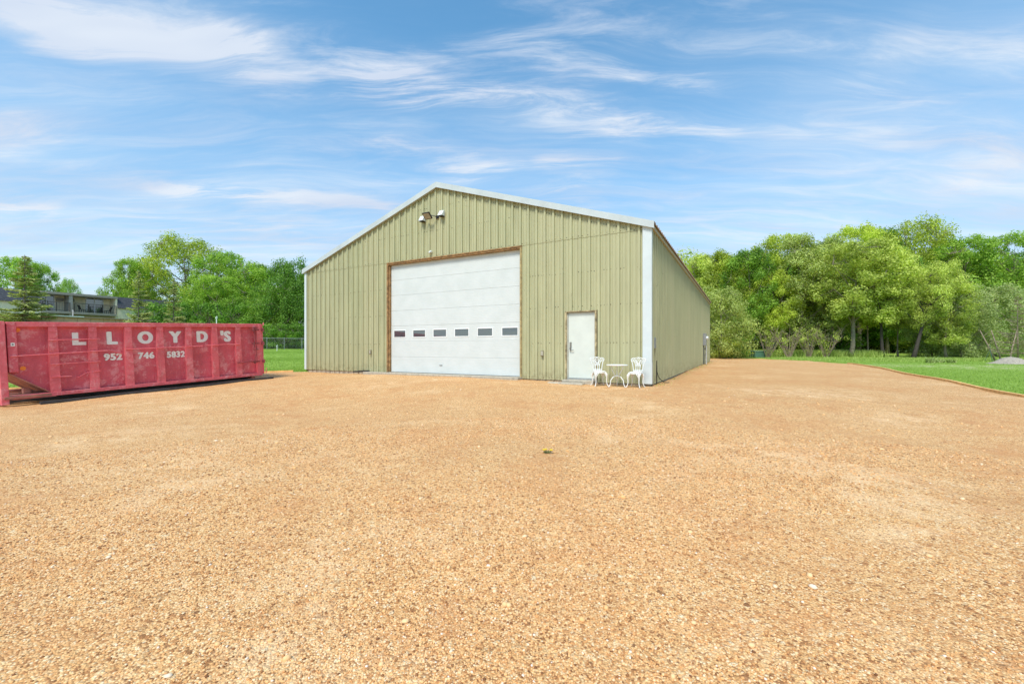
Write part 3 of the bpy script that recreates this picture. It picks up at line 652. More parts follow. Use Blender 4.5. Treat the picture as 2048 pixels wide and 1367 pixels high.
# ------------------------------------------------------------------ bistro set
M_CAST = simple('white_cast_metal', (.76, .77, .75), .4, var=.05, scale=20)
def arc(p0, p1, bulge, n=8):
    """quadratic curve from p0 to p1 pushed by bulge at its middle"""
    p0, p1, B = Vector(p0), Vector(p1), Vector(bulge); c_ = (p0+p1)/2+B*2; out = []
    for i in range(n+1):
        t = i/n; out.append(p0*(1-t)**2+c_*2*t*(1-t)+p1*t*t)
    return out
def make_chair():
    r = empty('bistro_chair')
    mb = MB(); mb.lathe([(0, .438), (.175, .438), (.195, .447), (.195, .455), (.175, .462), (.165, .455), (.0, .455)], n=24)
    for k in range(8):
        a = k*math.pi/4; mb.obox((.05*math.cos(a), .05*math.sin(a), .46), (.17*math.cos(a), .17*math.sin(a), .46), .018, .008)
    # apron band
    mb.lathe([(.19, .448), (.19, .405), (.182, .405), (.182, .448)], n=24); mb.build('seat', M_CAST, r)
    # legs: cabriole with leafy knees
    for sx_, sy_ in ((-1, -1), (1, -1), (-1, 1), (1, 1)):
        mb = MB(); k = .13; f_ = -1 if sy_ < 0 else 1
        pts = [(sx_*k, sy_*k, .43), (sx_*(k+.045), sy_*(k+.035), .36), (sx_*(k+.04), sy_*(k+.03), .25), (sx_*(k+.035), sy_*(k+.028), .14), (sx_*(k+.055), sy_*(k+.045), .05), (sx_*(k+.085), sy_*(k+.07), .012)]
        mb.tube(pts, [.026, .03, .018, .012, .012, .014], 8)
        d = Vector((sx_, sy_, 0)).normalized(); t = Vector((-d.y, d.x, 0))
        for s_ in (-1, 1):
            mb.tube([Vector((sx_*k, sy_*k, .43))+t*.075*s_, Vector((sx_*(k+.02), sy_*(k+.015), .37))+t*.045*s_, Vector((sx_*(k+.04), sy_*(k+.03), .27))], [.012, .013, .01], 6)
        mb.build('leg', M_CAST, r)
    # back: fan of loops, leaning backwards (+y)
    mb = MB(); Bk = lambda x, z: Vector((x*1.15, .17+(z-.45)*.16, z))
    def crv(pts, rad):
        P = [Bk(*p) for p in pts]; out = []
        for i in range(len(P)-1):
            a_, b_ = P[max(i-1, 0)], P[min(i+2, len(P)-1)]
            for j in range(4):
                t = j/4; p1, p2 = P[i], P[i+1]
                out.append(.5*((2*p1)+(p2-a_)*t+(2*a_-5*p1+4*p2-b_)*t*t+(-a_+3*p1-3*p2+b_)*t**3))
        out.append(P[-1]); mb.tube(out, rad, 6)
    crv([(-.115, .45), (-.13, .58), (-.16, .72), (-.20, .81)], 0.0118); crv([(.115, .45), (.13, .58), (.16, .72), (.20, .81)], 0.0118)
    crv([(-.20, .81), (-.17, .855), (-.09, .86), (0, .885), (.09, .86), (.17, .855), (.20, .81)], 0.0128)
    for s_ in (-1, 1):
        crv([(s_*.05, .45), (s_*.055, .6), (s_*.03, .73), (s_*.055, .80), (0, .865)], 0.0103)
        crv([(s_*.05, .45), (s_*.06, .62), (s_*.10, .74), (s_*.19, .80)], 0.0103)
        crv([(0, .70), (s_*.05, .77), (s_*.10, .83), (s_*.13, .86)], 0.0092)
        crv([(s_*.02, .62), (s_*.03, .70), (s_*.10, .78), (s_*.17, .84)], 0.0092)
    crv([(0, .45), (0, .56), (0, .66)], 0.0092); crv([(0, .66), (-.035, .74), (0, .81)], 0.0082); crv([(0, .66), (.035, .74), (0, .81)], 0.0082)
    crv([(-.125, .47), (0, .47), (.125, .47)], 0.0143); crv([(-.13, .51), (0, .51), (.13, .51)], 0.0092)
    mb.build('backrest', M_CAST, r, True)
    return r
RZ = math.atan2(EX.y, EX.x)
def on_ground(x, y): return h(x, y)+.016
ch = make_chair(); ch.scale = (.96, .96, .96); c1 = at(1199, 12.45); ch.location = (c1.x, c1.y, on_ground(c1.x, c1.y)); ch.rotation_euler = (0, 0, R(8))
tag(ch, 'white cast metal chair beside the entry door, left of the round table', 'chair', 'white bistro chairs by the shed')
c2 = copy_tree(ch); p = at(1271, 12.0); c2.location = (p.x, p.y, on_ground(p.x, p.y)); c2.rotation_euler = (0, 0, R(-38))
tag(c2, 'white cast metal chair at the white corner trim, right of the round table', 'chair', 'white bistro chairs by the shed')
p = at(1234, 12.15); tb = empty('bistro_table', (p.x, p.y, on_ground(p.x, p.y)), (0, 0, -.2-R(14)), 'small round white cast metal table between the two chairs', 'table')
mb = MB(); mb.lathe([(0, .615), (.285, .615), (.30, .622), (.305, .634), (.30, .645), (.28, .64), (0, .64)], n=32); mb.build('tabletop', M_CAST, tb)
for k in range(3):
    a = R(90+120*k)+.2; u_ = Vector((math.cos(a), math.sin(a), 0)); mb = MB()
    mb.tube([u_*.19+Vector((0, 0, .615)), u_*.17+Vector((0, 0, .52)), u_*.10+Vector((0, 0, .40)), u_*.055+Vector((0, 0, .32))], [.011, .012, .012, .012], 8)
    mb.tube([u_*.055+Vector((0, 0, .32)), u_*.13+Vector((0, 0, .285)), u_*.20+Vector((0, 0, .20)), u_*.215+Vector((0, 0, .09)), u_*.25+Vector((0, 0, .02)), u_*.275+Vector((0, 0, .010))], [.013, .014, .013, .011, .011, .013], 8)
    mb.build('leg', M_CAST, tb, True)
mb = MB(); mb.lathe([(.0, .33), (.07, .33), (.075, .322), (.07, .312), (0, .312)], n=16); mb.build('leg_ring', M_CAST, tb)

# ------------------------------------------------------------------ dumpster
def mat_red(name='dumpster_red', c0=(.62, .105, .135), worn=.6):
    m, n, p = mat(name); t = n.n('ShaderNodeTexCoord'); P = t.outputs['Object']
    mp = n.n('ShaderNodeMapping'); n.put(mp.inputs[0], P); mp.inputs['Scale'].default_value = (1, 1, .5)
    f = n.noise(mp.outputs[0], 2.2, 8, .68, .5); g = n.noise(mp.outputs[0], 8, 8, .75, .2); s = n.noise(P, 26, 4, .7)
    c = n.ramp(f, [(.28, tuple(x*.78 for x in c0)), (.72, tuple(x*1.15 for x in c0))])
    c = n.mix(n.m('MULTIPLY', n.sstep(n.noise(P, 2.6, 10, .8, .1), .50, .61), worn), c, (.80, .36, .37, 1))
    sm = n.n('ShaderNodeMapping'); n.put(sm.inputs[0], P); sm.inputs['Scale'].default_value = (7, 7, .7)
    c = n.mix(n.m('MULTIPLY', n.sstep(n.noise(sm.outputs[0], 2.2, 6, .75), .56, .72), .55), c, (.80, .40, .40, 1))
    hm = n.n('ShaderNodeMapping'); n.put(hm.inputs[0], P); hm.inputs['Scale'].default_value = (.8, 1, 9)
    c = n.mix(n.m('MULTIPLY', n.sstep(n.noise(hm.outputs[0], 3.1, 6, .75), .60, .72), .4), c, (.84, .52, .48, 1))
    c = n.mix(n.m('MULTIPLY', n.sstep(g, .60, .72), .35), c, (.74, .42, .38, 1))
    c = n.mix(n.m('MULTIPLY', n.sstep(s, .66, .74), .6), c, (.22, .05, .035, 1))
    n.put(p.inputs['Base Color'], c); p.inputs['Roughness'].default_value = .6; p.inputs['Specular IOR Level'].default_value = .3
    bp = n.n('ShaderNodeBump'); bp.inputs['Strength'].default_value = .8; bp.inputs['Distance'].default_value = .06
    n.put(bp.inputs['Height'], n.noise(P, 2.6, 4)); n.put(p.inputs['Normal'], bp.outputs[0])
    return m
M_RED = mat_red(); M_RED2 = mat_red('dumpster_rail', (.68, .13, .155), .45)  # panel red kept darker than ribs and rails: recess shade mixed into the colour
M_LET = simple('white_lettering', (.80, .79, .76), .6, var=.06, scale=12)
M_ORANGE = simple('orange_sticker', (.90, .24, .02), .5, var=.05)
M_RUSTP = simple('primer_steel', (.40, .16, .12), .8, var=.25, scale=6)
M_DARKST = simple('dark_steel', (.05, .05, .055), .6, var=.3, scale=5)
SP = .805; pitch = math.atan(.0414)
dm = Matrix(((EV.x, -EX.x, 0), (EV.y, -EX.y, 0), (0, 0, 1))).to_4x4()      # local x along its length, y away from us
dm = Matrix.Translation((-12.5, 11.6, -.11)) @ dm @ Matrix.Rotation(-pitch, 4, 'Y')
dump = empty('roll_off_dumpster', label='faded red roll-off dumpster with white lettering standing left of the shed', cat='dumpster'); dump.matrix_world = dm
XE, X0, WD, HT = 6*SP+.86, -.83, 2.35, 2.01
RC = .13                                                       # how deep the panels lie behind the ribs
# side plates (near and far), with the front lower corner cut off
for yy, nm in ((RC, 'side_plate'), (WD-RC-.01, 'side_plate')):
    mb = MB(); mb.prism([(X0, .70), (-.10, .105), (XE-.08, .105), (XE-.08, HT-.1), (X0, HT-.1)], yy, yy+.01); mb.build(nm, M_RED, dump)
mb = MB(); mb.box((-.1, RC+.012, .06), (XE-.1, WD-RC-.012, .10)); mb.build('floor', M_DARKST, dump)
mb = MB(); mb.add([(X0-.02, .03, .68), (X0-.02, WD-.03, .68), (-.08, WD-.03, .07), (-.08, .03, .07), (X0-.02, .03, .71), (X0-.02, WD-.03, .71), (-.08, WD-.03, .10), (-.08, .03, .10)],
                   [(0, 1, 2, 3), (7, 6, 5, 4), (0, 4, 5, 1), (1, 5, 6, 2), (2, 6, 7, 3), (3, 7, 4, 0)]); mb.build('slope_plate', M_RUSTP, dump)
mb = MB(); mb.box((X0-.04, .04, .68), (X0-.01, WD-.04, HT-.02)); mb.build('front_wall', M_RED, dump)
for s_ in (0, 1):
    y0 = 0 if s_ == 0 else WD-.10
    mb = MB(); mb.box((X0+.16, y0, HT-.13), (XE, y0+.12, HT), .01); mb.build('top_rail', M_RED2, dump)
    mb = MB(); mb.box((-.80, y0-.02, 0), (XE-.02, y0+.09, .10), .008); mb.build('bottom_rail', M_RED2, dump)
    ya, yb = (0, RC-.001) if s_ == 0 else (WD-RC+.001, WD)
    for k in range(7):
        mb = MB(); x = k*SP; ym = ya if s_ == 0 else yb; off = .022 if s_ == 0 else -.022
        poly = [(x-.10, .102), (x+.10, .102), (x+.085, HT-.132), (x-.085, HT-.132)]
        mb.prism(poly, min(ya, yb)+(.008 if s_ == 0 else 0), max(ya, yb)-(0 if s_ == 0 else .008))
        for zc in (.42, 1.22, 1.75): mb.box((x-.088, -.0 if s_ == 0 else WD-.002, zc), (x+.088, .010 if s_ == 0 else WD-.01, zc+.015))
        mb.build('rib', M_RED2, dump)
    mb = MB(); mb.box((X0, y0-.004, .70), (X0+.17, y0+.11, HT-.002), .01); mb.build('front_post', M_RED if s_ == 0 else M_RED2, dump)
    mb = MB(); mb.box((X0-.17, y0-.05, -.12), (X0-.03, y0+.09, HT+.01), .01); mb.build('hook_post', M_RED2, dump)
mb = MB(); mb.box((X0-.16, .10, HT-.13), (X0-.05, WD-.11, HT-.0), .01); mb.build('front_rail', M_RED2, dump)
mb = MB(); mb.box((-.95, -.03, -.015), (-.02, .15, -.002)); mb.add([(-.95, -.08, .085), (-.1, -.022, .085), (-.1, .2, .11), (-.95, .2, .11), (-.95, -.08, .02), (-.1, -.022, .02), (-.1, .2, .05), (-.95, .2, .05)],
       [(3, 2, 1, 0), (4, 5, 6, 7), (0, 1, 5, 4), (1, 2, 6, 5), (2, 3, 7, 6), (3, 0, 4, 7)]); mb.build('rail_end', M_RUSTP, dump)
mb = MB(); mb.box((-.55, .25, .12), (-.42, .40, .26)); mb.box((-.95, .6, .02), (-.1, .72, .12)); mb.box((-.95, 1.6, .02), (-.1, 1.72, .12)); mb.build('pull_bracket', M_RUSTP, dump)
# skids and rollers underneath
for y0 in (.45, 1.70):
    mb = MB(); mb.box((-.9, y0, -.13), (XE-.2, y0+.14, .058)); mb.build('skid', M_DARKST, dump)
for x in (-1.0, XE-.3):
    for y0 in (.28, 1.9):
        mb = MB(); mb.tube([(x, y0-.14, -.09), (x, y0+.06, -.09)], .085, 16); mb.build('roller', M_RUSTP, dump)
for k in range(8):
    mb = MB(); mb.box((k*SP-.03, .1, -.02), (k*SP+.03, WD-.1, .055)) ; mb.build('cross_member', M_DARKST, dump)
# rear door with its frame, hinges and latch rods
mb = MB(); mb.box((XE, .02, .05), (XE+.07, WD-.02, HT-.02), .01); rd = mb.build('rear_door', M_RED2, dump)
mb = MB(); mb.box((XE-.19, -.002, .104), (XE-.005, .12, HT-.134), .008); mb.build('rear_post', M_RED2, dump)
mb = MB(); mb.box((XE-.19, WD-.12, .104), (XE-.005, WD+.002, HT-.134), .008); mb.build('rear_post', M_RED2, dump)
M_HINGE = simple('hinge_steel', (.26, .05, .06), .6, var=.4, scale=9)
for zc in (.55, 1.25, 1.78):
    mb = MB(); mb.box((XE-.40, -.03, zc-.02), (XE-.10, -.004, zc+.02), .004); mb.tube([(XE-.33, -.045, zc-.06), (XE-.33, -.045, zc+.06)], .035, 10)
    mb.box((XE-.03, -.05, zc-.035), (XE+.08, .02, zc+.035), .006); mb.tube([(XE+.04, -.05, zc-.07), (XE+.04, -.05, zc+.07)], .03, 10); mb.build('hinge', M_HINGE, rd)
mb = MB()
for x in (XE-.30, XE-.24): mb.tube([(x, -.045, .50), (x, -.045, 1.86)], .016, 8)
mb.box((XE-.36, -.06, 1.84), (XE-.16, -.02, 1.88), .004); mb.box((XE-.36, -.06, 1.0), (XE-.16, -.02, 1.03), .004)
mb.tube([(XE-.30, -.07, .55), (XE-.55, -.06, .58), (XE-.95, -.045, .545)], .018, 8); mb.build('latch_rod', M_HINGE, rd)
mb = MB(); mb.tube([(XE+.1, -.02, .05), (XE+.13, -.05, .28)], .012, 6); mb.build('door_hook', M_RED2, rd)
mb = MB(); mb.tube([(XE+.06, -.04, 1.95), (XE+.07, -.04, 2.05)], .02, 6); mb.build('door_hook', M_RED2, rd)
# tarp rods, straight and bent
def rod(pts, r_=.016, nm='tarp_rod'):
    mb = MB(); mb.tube(pts, r_, 8); mb.build(nm, M_RED2, dump)
rod([(-.80, -.02, 1.12), (-.1, -.022, 1.14), (1.0, -.022, 1.18), (SP*2-.55, -.02, 1.2), (SP*1.18, -.02, 1.2)][:3]+[(1.0+.12, -.02, 1.18)])
rod([(1.10, -.02, 1.18), (1.22, .01, 1.15), (1.36, .05, 1.10), (1.46, .08, 1.07)], .017)
rod([(1.52, .0, 1.205), (1.68, -.02, 1.20), (3.2, -.022, 1.215), (SP*5-.4, -.02, 1.225)])
rod([(SP*4.6, -.02, 1.235), (SP*5.4, -.022, 1.25), (SP*6+.02, -.01, 1.235)])
for z_, a_, b_ in ((1.52, -.13, 1.0), (.86, -.12, .98)): rod([(a_+.03, -.015, z_), (b_-.05, -.015, z_+.01)], .013)
rod([(-.10, -.01, .52), (.32, .0, .50)], .014); rod([(.92, -.01, .60), (.62, .03, .56), (.45, .05, .44)], .015)
# lettering
def text(s_, xc, zc, size, parent, bold=.05, wide=1.0, y=RC-.006):
    cu = bpy.data.curves.new('lettering', 'FONT'); cu.body = s_; cu.align_x = 'CENTER'; cu.align_y = 'CENTER'; cu.size = size; cu.offset = .022*size; cu.resolution_u = 5
    cu.space_character = 1.16
    to = bpy.data.objects.new('lettering', cu); COL.objects.link(to); bpy.context.view_layer.update()
    me = bpy.data.meshes.new_from_object(to.evaluated_get(bpy.context.evaluated_depsgraph_get())); bpy.data.objects.remove(to)
    co = [v.co.copy() for v in me.vertices]; fs = [tuple(p_.vertices) for p_ in me.polygons]
    cx_ = (min(c.x for c in co)+max(c.x for c in co))/2; cz_ = (min(c.y for c in co)+max(c.y for c in co))/2
    mb = MB()      # heavy strokes: the same outline struck several times, each a hair prouder
    for i, (ox, oz) in enumerate(((0, 0), (-1, 0), (1, 0), (-.5, .4), (.5, -.4), (.5, .4), (-.5, -.4))):
        mb.add([((c.x-cx_)*wide+xc+ox*bold*size*.5, y-i*.0006, c.y-cz_+zc+oz*bold*size*.5) for c in co], fs)
    return mb.build('lettering', M_LET, parent)
# the first L is broken where a rod crosses it: built as two strips
mb = MB(); mb.prism([(.40, 1.545), (.53, 1.545), (.53, 1.72), (.40, 1.72)], RC-.008, RC-.003); mb.prism([(.40, 1.365), (.69, 1.365), (.69, 1.455), (.53, 1.455), (.53, 1.51), (.40, 1.51)], RC-.008, RC-.003); mb.build('lettering', M_LET, dump)
for k, s_ in enumerate(['L', 'O', 'Y', 'D', "'S"]):
    text(s_, SP*(k+1.5)+(.06 if s_ != "'S" else .02), 1.55, .50, dump, .11, .90)
for k, s_ in enumerate(['952', '746', '5832']): text(s_, SP*(k+1.5)+.06, .985-.005*k, .27, dump, .09, .92 if k < 2 else .84)
for x, z_ in ((-.62, 1.80), (-.56, .79)):
    mb = MB(); mb.tube([(x, RC-.004, z_), (x, RC-.0005, z_)], .055, 20); mb.build('orange_sticker', M_ORANGE, dump)
mb = MB(); mb.box((X0+.055, -.007, 1.38), (X0+.125, -.004, 1.47)); mb.build('sticker', M_LET, dump)
mb = MB(); mb.box((X0+.075, -.009, 1.41), (X0+.105, -.0072, 1.44)); mb.build('sticker_mark', M_DARKST, dump)
# long dark board on the ground under the near edge
a_ = Vector((-12.9, 11.3, 0)); 
bd = MB(); P_ = []
for i in range(9):
    q_ = Vector((-12.5, 11.6, 0))+EV*(-.35+i*.79)+EX*.16; P_.append(Vector((q_.x, q_.y, h(q_.x, q_.y)+.05)))
bo = P_[0].copy()
for i in range(8): bd.obox(P_[i]-bo, P_[i+1]-bo, .12, .07)
o = bd.build('ground_rail', M_DARKST); o.location = bo; tag(o, 'long dark board lying on the gravel under the near side of the dumpster', 'board')

# ------------------------------------------------------------------ trees
def leaves(centres, rads, counts, size, flat=.8, droop=0, up=.15):
    """leaf quads scattered round clump centres -> V, F, rnd"""
    C_ = np.repeat(centres, counts, 0); Rr = np.repeat(rads, counts); n = len(C_)
    d = RNG.normal(0, 1, (n, 3)); d /= np.linalg.norm(d, axis=1)[:, None]
    rr = RNG.random(n)**.38*(1+RNG.normal(0, .12, n)); P = C_+d*(rr*Rr)[:, None]*np.array([1, 1, flat]); P[:, 2] -= droop*rr*Rr
    nrm = d*1.0+RNG.normal(0, .42, (n, 3)); nrm[:, 2] += up; nrm /= np.linalg.norm(nrm, axis=1)[:, None]
    a = np.cross(nrm, RNG.normal(0, 1, (n, 3))); a /= np.linalg.norm(a, axis=1)[:, None]; c_ = np.cross(nrm, a)
    s = size*RNG.uniform(.55, 1.3, n)[:, None]
    V = np.stack([P-a*s, P+c_*s*.62-nrm*s*.12, P+a*s, P-c_*s*.62-nrm*s*.12], 1).reshape(-1, 3)
    clr = np.repeat(RNG.random(len(centres)), counts)*.45+RNG.random(n)*.55
    return V, np.arange(4*n).reshape(-1, 4), np.repeat(clr, 4)
def make_tree(name, Ht, crown_r, crown_lo, seed, nclump=75, per=170, leaf=.085, shape='oval', bark=None, leafm=None, lean=(0, 0), clump_r=(.5, 1.05), trunk_r=.17, limbs=13, forks=1):
    """tapered trunk and limbs, and a crown of leaf clumps hung on them"""
    rg = random.Random(seed); root = empty(name); mb = MB()
    bend = [Vector((0, 0, -.15))]
    ang = rg.uniform(0, 6.28)
    for i in range(1, 9):
        t = i/8; bend.append(Vector((lean[0]*t**1.3+.16*math.sin(t*5+ang), lean[1]*t**1.3+.16*math.cos(t*4+ang), Ht*.78*t)))
    mb.tube(bend, [trunk_r*(1.25 if i == 0 else 1)*(1-.86*i/8) for i in range(9)], 8)
    nodes = [(p, .04) for p in bend[3:]]
    def env(t):   # crown radius against relative height 0..1
        if shape == 'oval': return math.sin(math.pi*min(1, max(0, .10+.84*t)))**.7
        if shape == 'broad': return (math.sin(math.pi*(.16+.80*t)))**.5
        if shape == 'top': return (.35+.65*math.sin(math.pi*(t*.9+.05))) if t > .25 else .45
        return 1
    for k in range(limbs):
        t0 = crown_lo*.75+(.73-crown_lo*.75)*(k/limbs)+rg.uniform(-.02, .02); i0 = t0/.78*8; i_ = min(7, int(i0)); p0 = bend[i_].lerp(bend[i_+1], i0-i_)
        a = k*2.4+rg.uniform(-.3, .3); tt = min(.93, t0+rg.uniform(.12, .26)); rr = crown_r*env((tt-crown_lo)/(1-crown_lo))*rg.uniform(.6, .85)
        c_ = Vector((lean[0]*tt, lean[1]*tt, 0)); p1 = c_+Vector((math.cos(a)*rr, math.sin(a)*rr, Ht*tt))
        m_ = p0.lerp(p1, .5)+Vector((rg.uniform(-.3, .3), rg.uniform(-.3, .3), -.08*rr+rg.uniform(-.2, .2)))
        pts = [p0*(1-t)**2+m_*2*t*(1-t)+p1*t*t for t in (0, .2, .4, .6, .8, 1)]
        r0 = trunk_r*.42*(1-t0*.5); mb.tube(pts, [r0*(1-.8*j/5) for j in range(6)], 5, False)
        nodes += [(q_, r0*.35) for q_ in pts[2:]]
    cs, rs = [], []
    NP = np.array([n_[0][:] for n_ in nodes])
    while len(cs) < nclump:
        t = rg.random()**.85; e_ = env(t); a = rg.uniform(0, 6.28); r_ = crown_r*e_*(rg.random()**.36)*(1+.16*math.sin(a*3+seed)+.10*math.sin(a*5+t*9+seed))
        z = Ht*(crown_lo+(1-crown_lo)*t)
        p = Vector((lean[0]*z/Ht+math.cos(a)*r_, lean[1]*z/Ht+math.sin(a)*r_, z-.35)); cr = rg.uniform(*clump_r)*(1 if t < .88 else .85)
        cs.append(p[:]); rs.append(cr)
        j = int(np.argmin(((NP-np.array(p[:]))**2).sum(1))); q_ = nodes[j][0]; mid = q_.lerp(p, .5)+Vector((0, 0, -.1))
        mb.tube([q_, mid, p], [nodes[j][1]*.9+.008, .014, .006], 4, False)
        for kk in range(2):
            p2 = p+Vector((rg.uniform(-1, 1), rg.uniform(-1, 1), rg.uniform(-.3, 1)))*cr*.8; mb.tube([mid, p2], [.010, .004], 3, False)
    mb.build('trunk', bark or M_BARK, root, True)
    rs = np.array(rs); cnt = np.maximum(20, (per*(rs/np.mean(rs))**2).astype(int))
    V, Fq, rn = leaves(np.array(cs), rs, cnt, leaf, .95)
    np_mesh('crown', V, Fq, leafm or L_GREEN, root, rn); return root
def make_conifer(name, Ht, base_r, seed, leafm, bark, lo=.06, whorls=22, per=9, nl=.10, droop=.25, sparse=1.0, needle=34):
    rg = random.Random(seed); root = empty(name); mb = MB(); mb.tube([(0, 0, -.1), (.05, 0, Ht*.5), (0, .02, Ht)], [Ht*.013, Ht*.008, .012], 8); P = []; 
    for k in range(whorls):
        t = lo+(1-lo)*(k+rg.uniform(-.3, .3))/whorls; t = min(.985, max(lo, t)); r_ = base_r*(1-t)**.85+.08
        for j in range(per):
            if rg.random() > sparse: continue
            a = rg.uniform(0, 6.28); L = r_*rg.uniform(.65, 1.12); z = Ht*min(.985, max(lo, t+rg.uniform(-.5, .5)/whorls*1.6))
            pts = [Vector((math.cos(a)*L*s, math.sin(a)*L*s, z-droop*L*s+.30*L*s*s)) for s in (0, .35, .7, 1)]
            mb.tube(pts, [.02*(1-t)+.008, .014, .008, .004], 4, False)
            nn = max(4, int(needle*L/base_r))
            for i in range(nn):
                s = .18+.82*i/nn; x = pts[0].lerp(pts[3], s); x.z = z-droop*L*s+.30*L*s*s
                P.append((x.x, x.y, x.z, a, .10+.22*(1-s*.6)*L/base_r))
    mb.build('trunk', bark, root, True); P = np.array(P); rep = 10; n = len(P)*rep
    Q = np.repeat(P, rep, 0); side = RNG.uniform(-1, 1, n); ang = Q[:, 3]+np.pi/2
    O = np.stack([np.cos(ang)*side*Q[:, 4]*1.3, np.sin(ang)*side*Q[:, 4]*1.3, -np.abs(side)*Q[:, 4]*.35+RNG.uniform(-.04, .04, n)], 1); B = Q[:, :3]+O
    dr = np.stack([np.cos(Q[:, 3]+side*.7), np.sin(Q[:, 3]+side*.7), RNG.uniform(-.5, .25, n)], 1); dr /= np.linalg.norm(dr, axis=1)[:, None]
    sd_ = np.cross(dr, RNG.normal(0, 1, (n, 3))); sd_ /= np.linalg.norm(sd_, axis=1)[:, None]; s = nl*RNG.uniform(.6, 1.4, n)[:, None]
    V = np.stack([B-sd_*s*.25, B+dr*s, B+sd_*s*.25, B-dr*s*.5], 1).reshape(-1, 3)
    np_mesh('crown', V, np.arange(4*n).reshape(-1, 4), leafm, root, np.repeat(RNG.random(n), 4)); return root
def make_shrub(name, Hs, r_, seed, leafm, bark, stems=9, per=130, ncl=26, leaf=.07):
    rg = random.Random(seed); root = empty(name); mb = MB(); cs = []; rs = []
    for k in range(stems):
        a = rg.uniform(0, 6.28); rr = r_*rg.uniform(.3, 1); p1 = Vector((math.cos(a)*rr, math.sin(a)*rr, Hs*rg.uniform(.6, .95)))
        p0 = Vector((math.cos(a)*.12, math.sin(a)*.12, -.05)); m_ = p0.lerp(p1, .5)+Vector((rg.uniform(-.2, .2), rg.uniform(-.2, .2), .2))
        mb.tube([p0, m_, p1], [.03, .02, .006], 5, False)
        for j in range(4):
            q_ = m_.lerp(p1, rg.random()); mb.tube([q_, q_+Vector((rg.uniform(-.6, .6), rg.uniform(-.6, .6), rg.uniform(.1, .8)))], [.012, .004], 3, False)
    while len(cs) < ncl:
        t = rg.random(); a = rg.uniform(0, 6.28); rr = r_*math.sqrt(rg.random())*math.sin(math.pi*(.2+.7*t)); cs.append((math.cos(a)*rr, math.sin(a)*rr, Hs*(.12+.84*t))); rs.append(rg.uniform(.25, .5)*min(1.2, Hs/2.5))
    mb.build('stems', bark, root, True); V, Fq, rn = leaves(np.array(cs), np.array(rs), np.full(ncl, per), leaf, .8); np_mesh('foliage', V, Fq, leafm, root, rn); return root

KINDS = {}
def kind(key, fn): KINDS[key] = [fn(), False]
kind('oval', lambda: make_tree('broadleaf_tree', 13, 3.3, .20, 1, 118, 190, .10, 'oval'))
kind('oval2', lambda: make_tree('broadleaf_tree', 13, 2.9, .15, 2, 120, 185, .095, 'oval', lean=(.5, .2)))
kind('broad', lambda: make_tree('broadleaf_tree', 13, 4.6, .22, 3, 165, 200, .105, 'broad', trunk_r=.26, limbs=16))
kind('airy', lambda: make_tree('broadleaf_tree', 13, 4.3, .26, 4, 150, 130, .095, 'broad', trunk_r=.25, limbs=18, clump_r=(.6, 1.1)))
kind('low', lambda: make_tree('broadleaf_tree', 8, 3.2, .06, 5, 130, 190, .085, 'broad', trunk_r=.13))
kind('top', lambda: make_tree('broadleaf_tree', 13, 3.7, .36, 6, 125, 200, .10, 'top', lean=(-.6, .3), trunk_r=.2))
kind('leaning', lambda: make_tree('leaning_tree', 12, 4.2, .42, 8, 100, 170, .095, 'broad', bark=M_BARKD, lean=(5.4, .8), trunk_r=.28, limbs=15))
kind('spruce', lambda: make_conifer('spruce_tree', 9, 2.1, 9, L_SPRUCE, M_BARKD, whorls=34, per=8))
kind('young_spruce', lambda: make_conifer('spruce_tree', 7.5, 2.0, 10, L_SPRUCE2, M_BARK, whorls=28, per=7, sparse=.72))
kind('dry', lambda: make_conifer('bare_conifer', 9.5, 3.4, 12, L_DRY, M_BARKP, lo=.14, whorls=16, per=5, sparse=.75, needle=15, nl=.12, droop=.12))
kind('shrub', lambda: make_shrub('shrub', 3.2, 1.7, 13, L_OLIVE, M_BARK))
kind('twiggy', lambda: make_shrub('shrub', 3.6, 1.8, 14, L_OLIVE, M_BARKP, stems=20, per=32, ncl=22))
def plant(k, px, Yd, Hs, label, leafm=None, group=None, rz=None, base=None, cat='tree', wide=1.0, dz=0, bark=None):
    src, used = KINDS[k]; o = src if not used else copy_tree(src); KINDS[k][1] = True
    p = at(px, Yd); o.location = (p.x, p.y, h(p.x, p.y)-.02+dz)
    H0 = {'oval': 13, 'oval2': 13, 'broad': 13, 'airy': 13, 'low': 8, 'top': 13, 'leaning': 12, 'spruce': 9, 'young_spruce': 7.5, 'dry': 9.5, 'shrub': 3.2, 'twiggy': 3.6}[k]
    s = Hs/H0; o.scale = (s*wide, s*wide, s); o.rotation_euler = (0, 0, random.uniform(0, 6.28) if rz is None else rz)
    for c_ in [x for x in bpy.data.objects if x.parent == o]:
        if c_.name.split('.')[0] in ('crown', 'foliage') and leafm: c_.material_slots[0].link = 'OBJECT'; c_.material_slots[0].material = leafm
        if c_.name.split('.')[0] in ('trunk', 'stems') and bark: c_.material_slots[0].link = 'OBJECT'; c_.material_slots[0].material = bark
    for key in ('label', 'category', 'group'):
        if key in o: del o[key]
    tag(o, label, cat, group); return o
def top(Yd, py): return (HY-py)/F*Yd+CAMZ-.1      # height of a tree whose tip shows at row py
G_R, G_L = 'trees of the wood right of the shed', 'trees left of the shed'
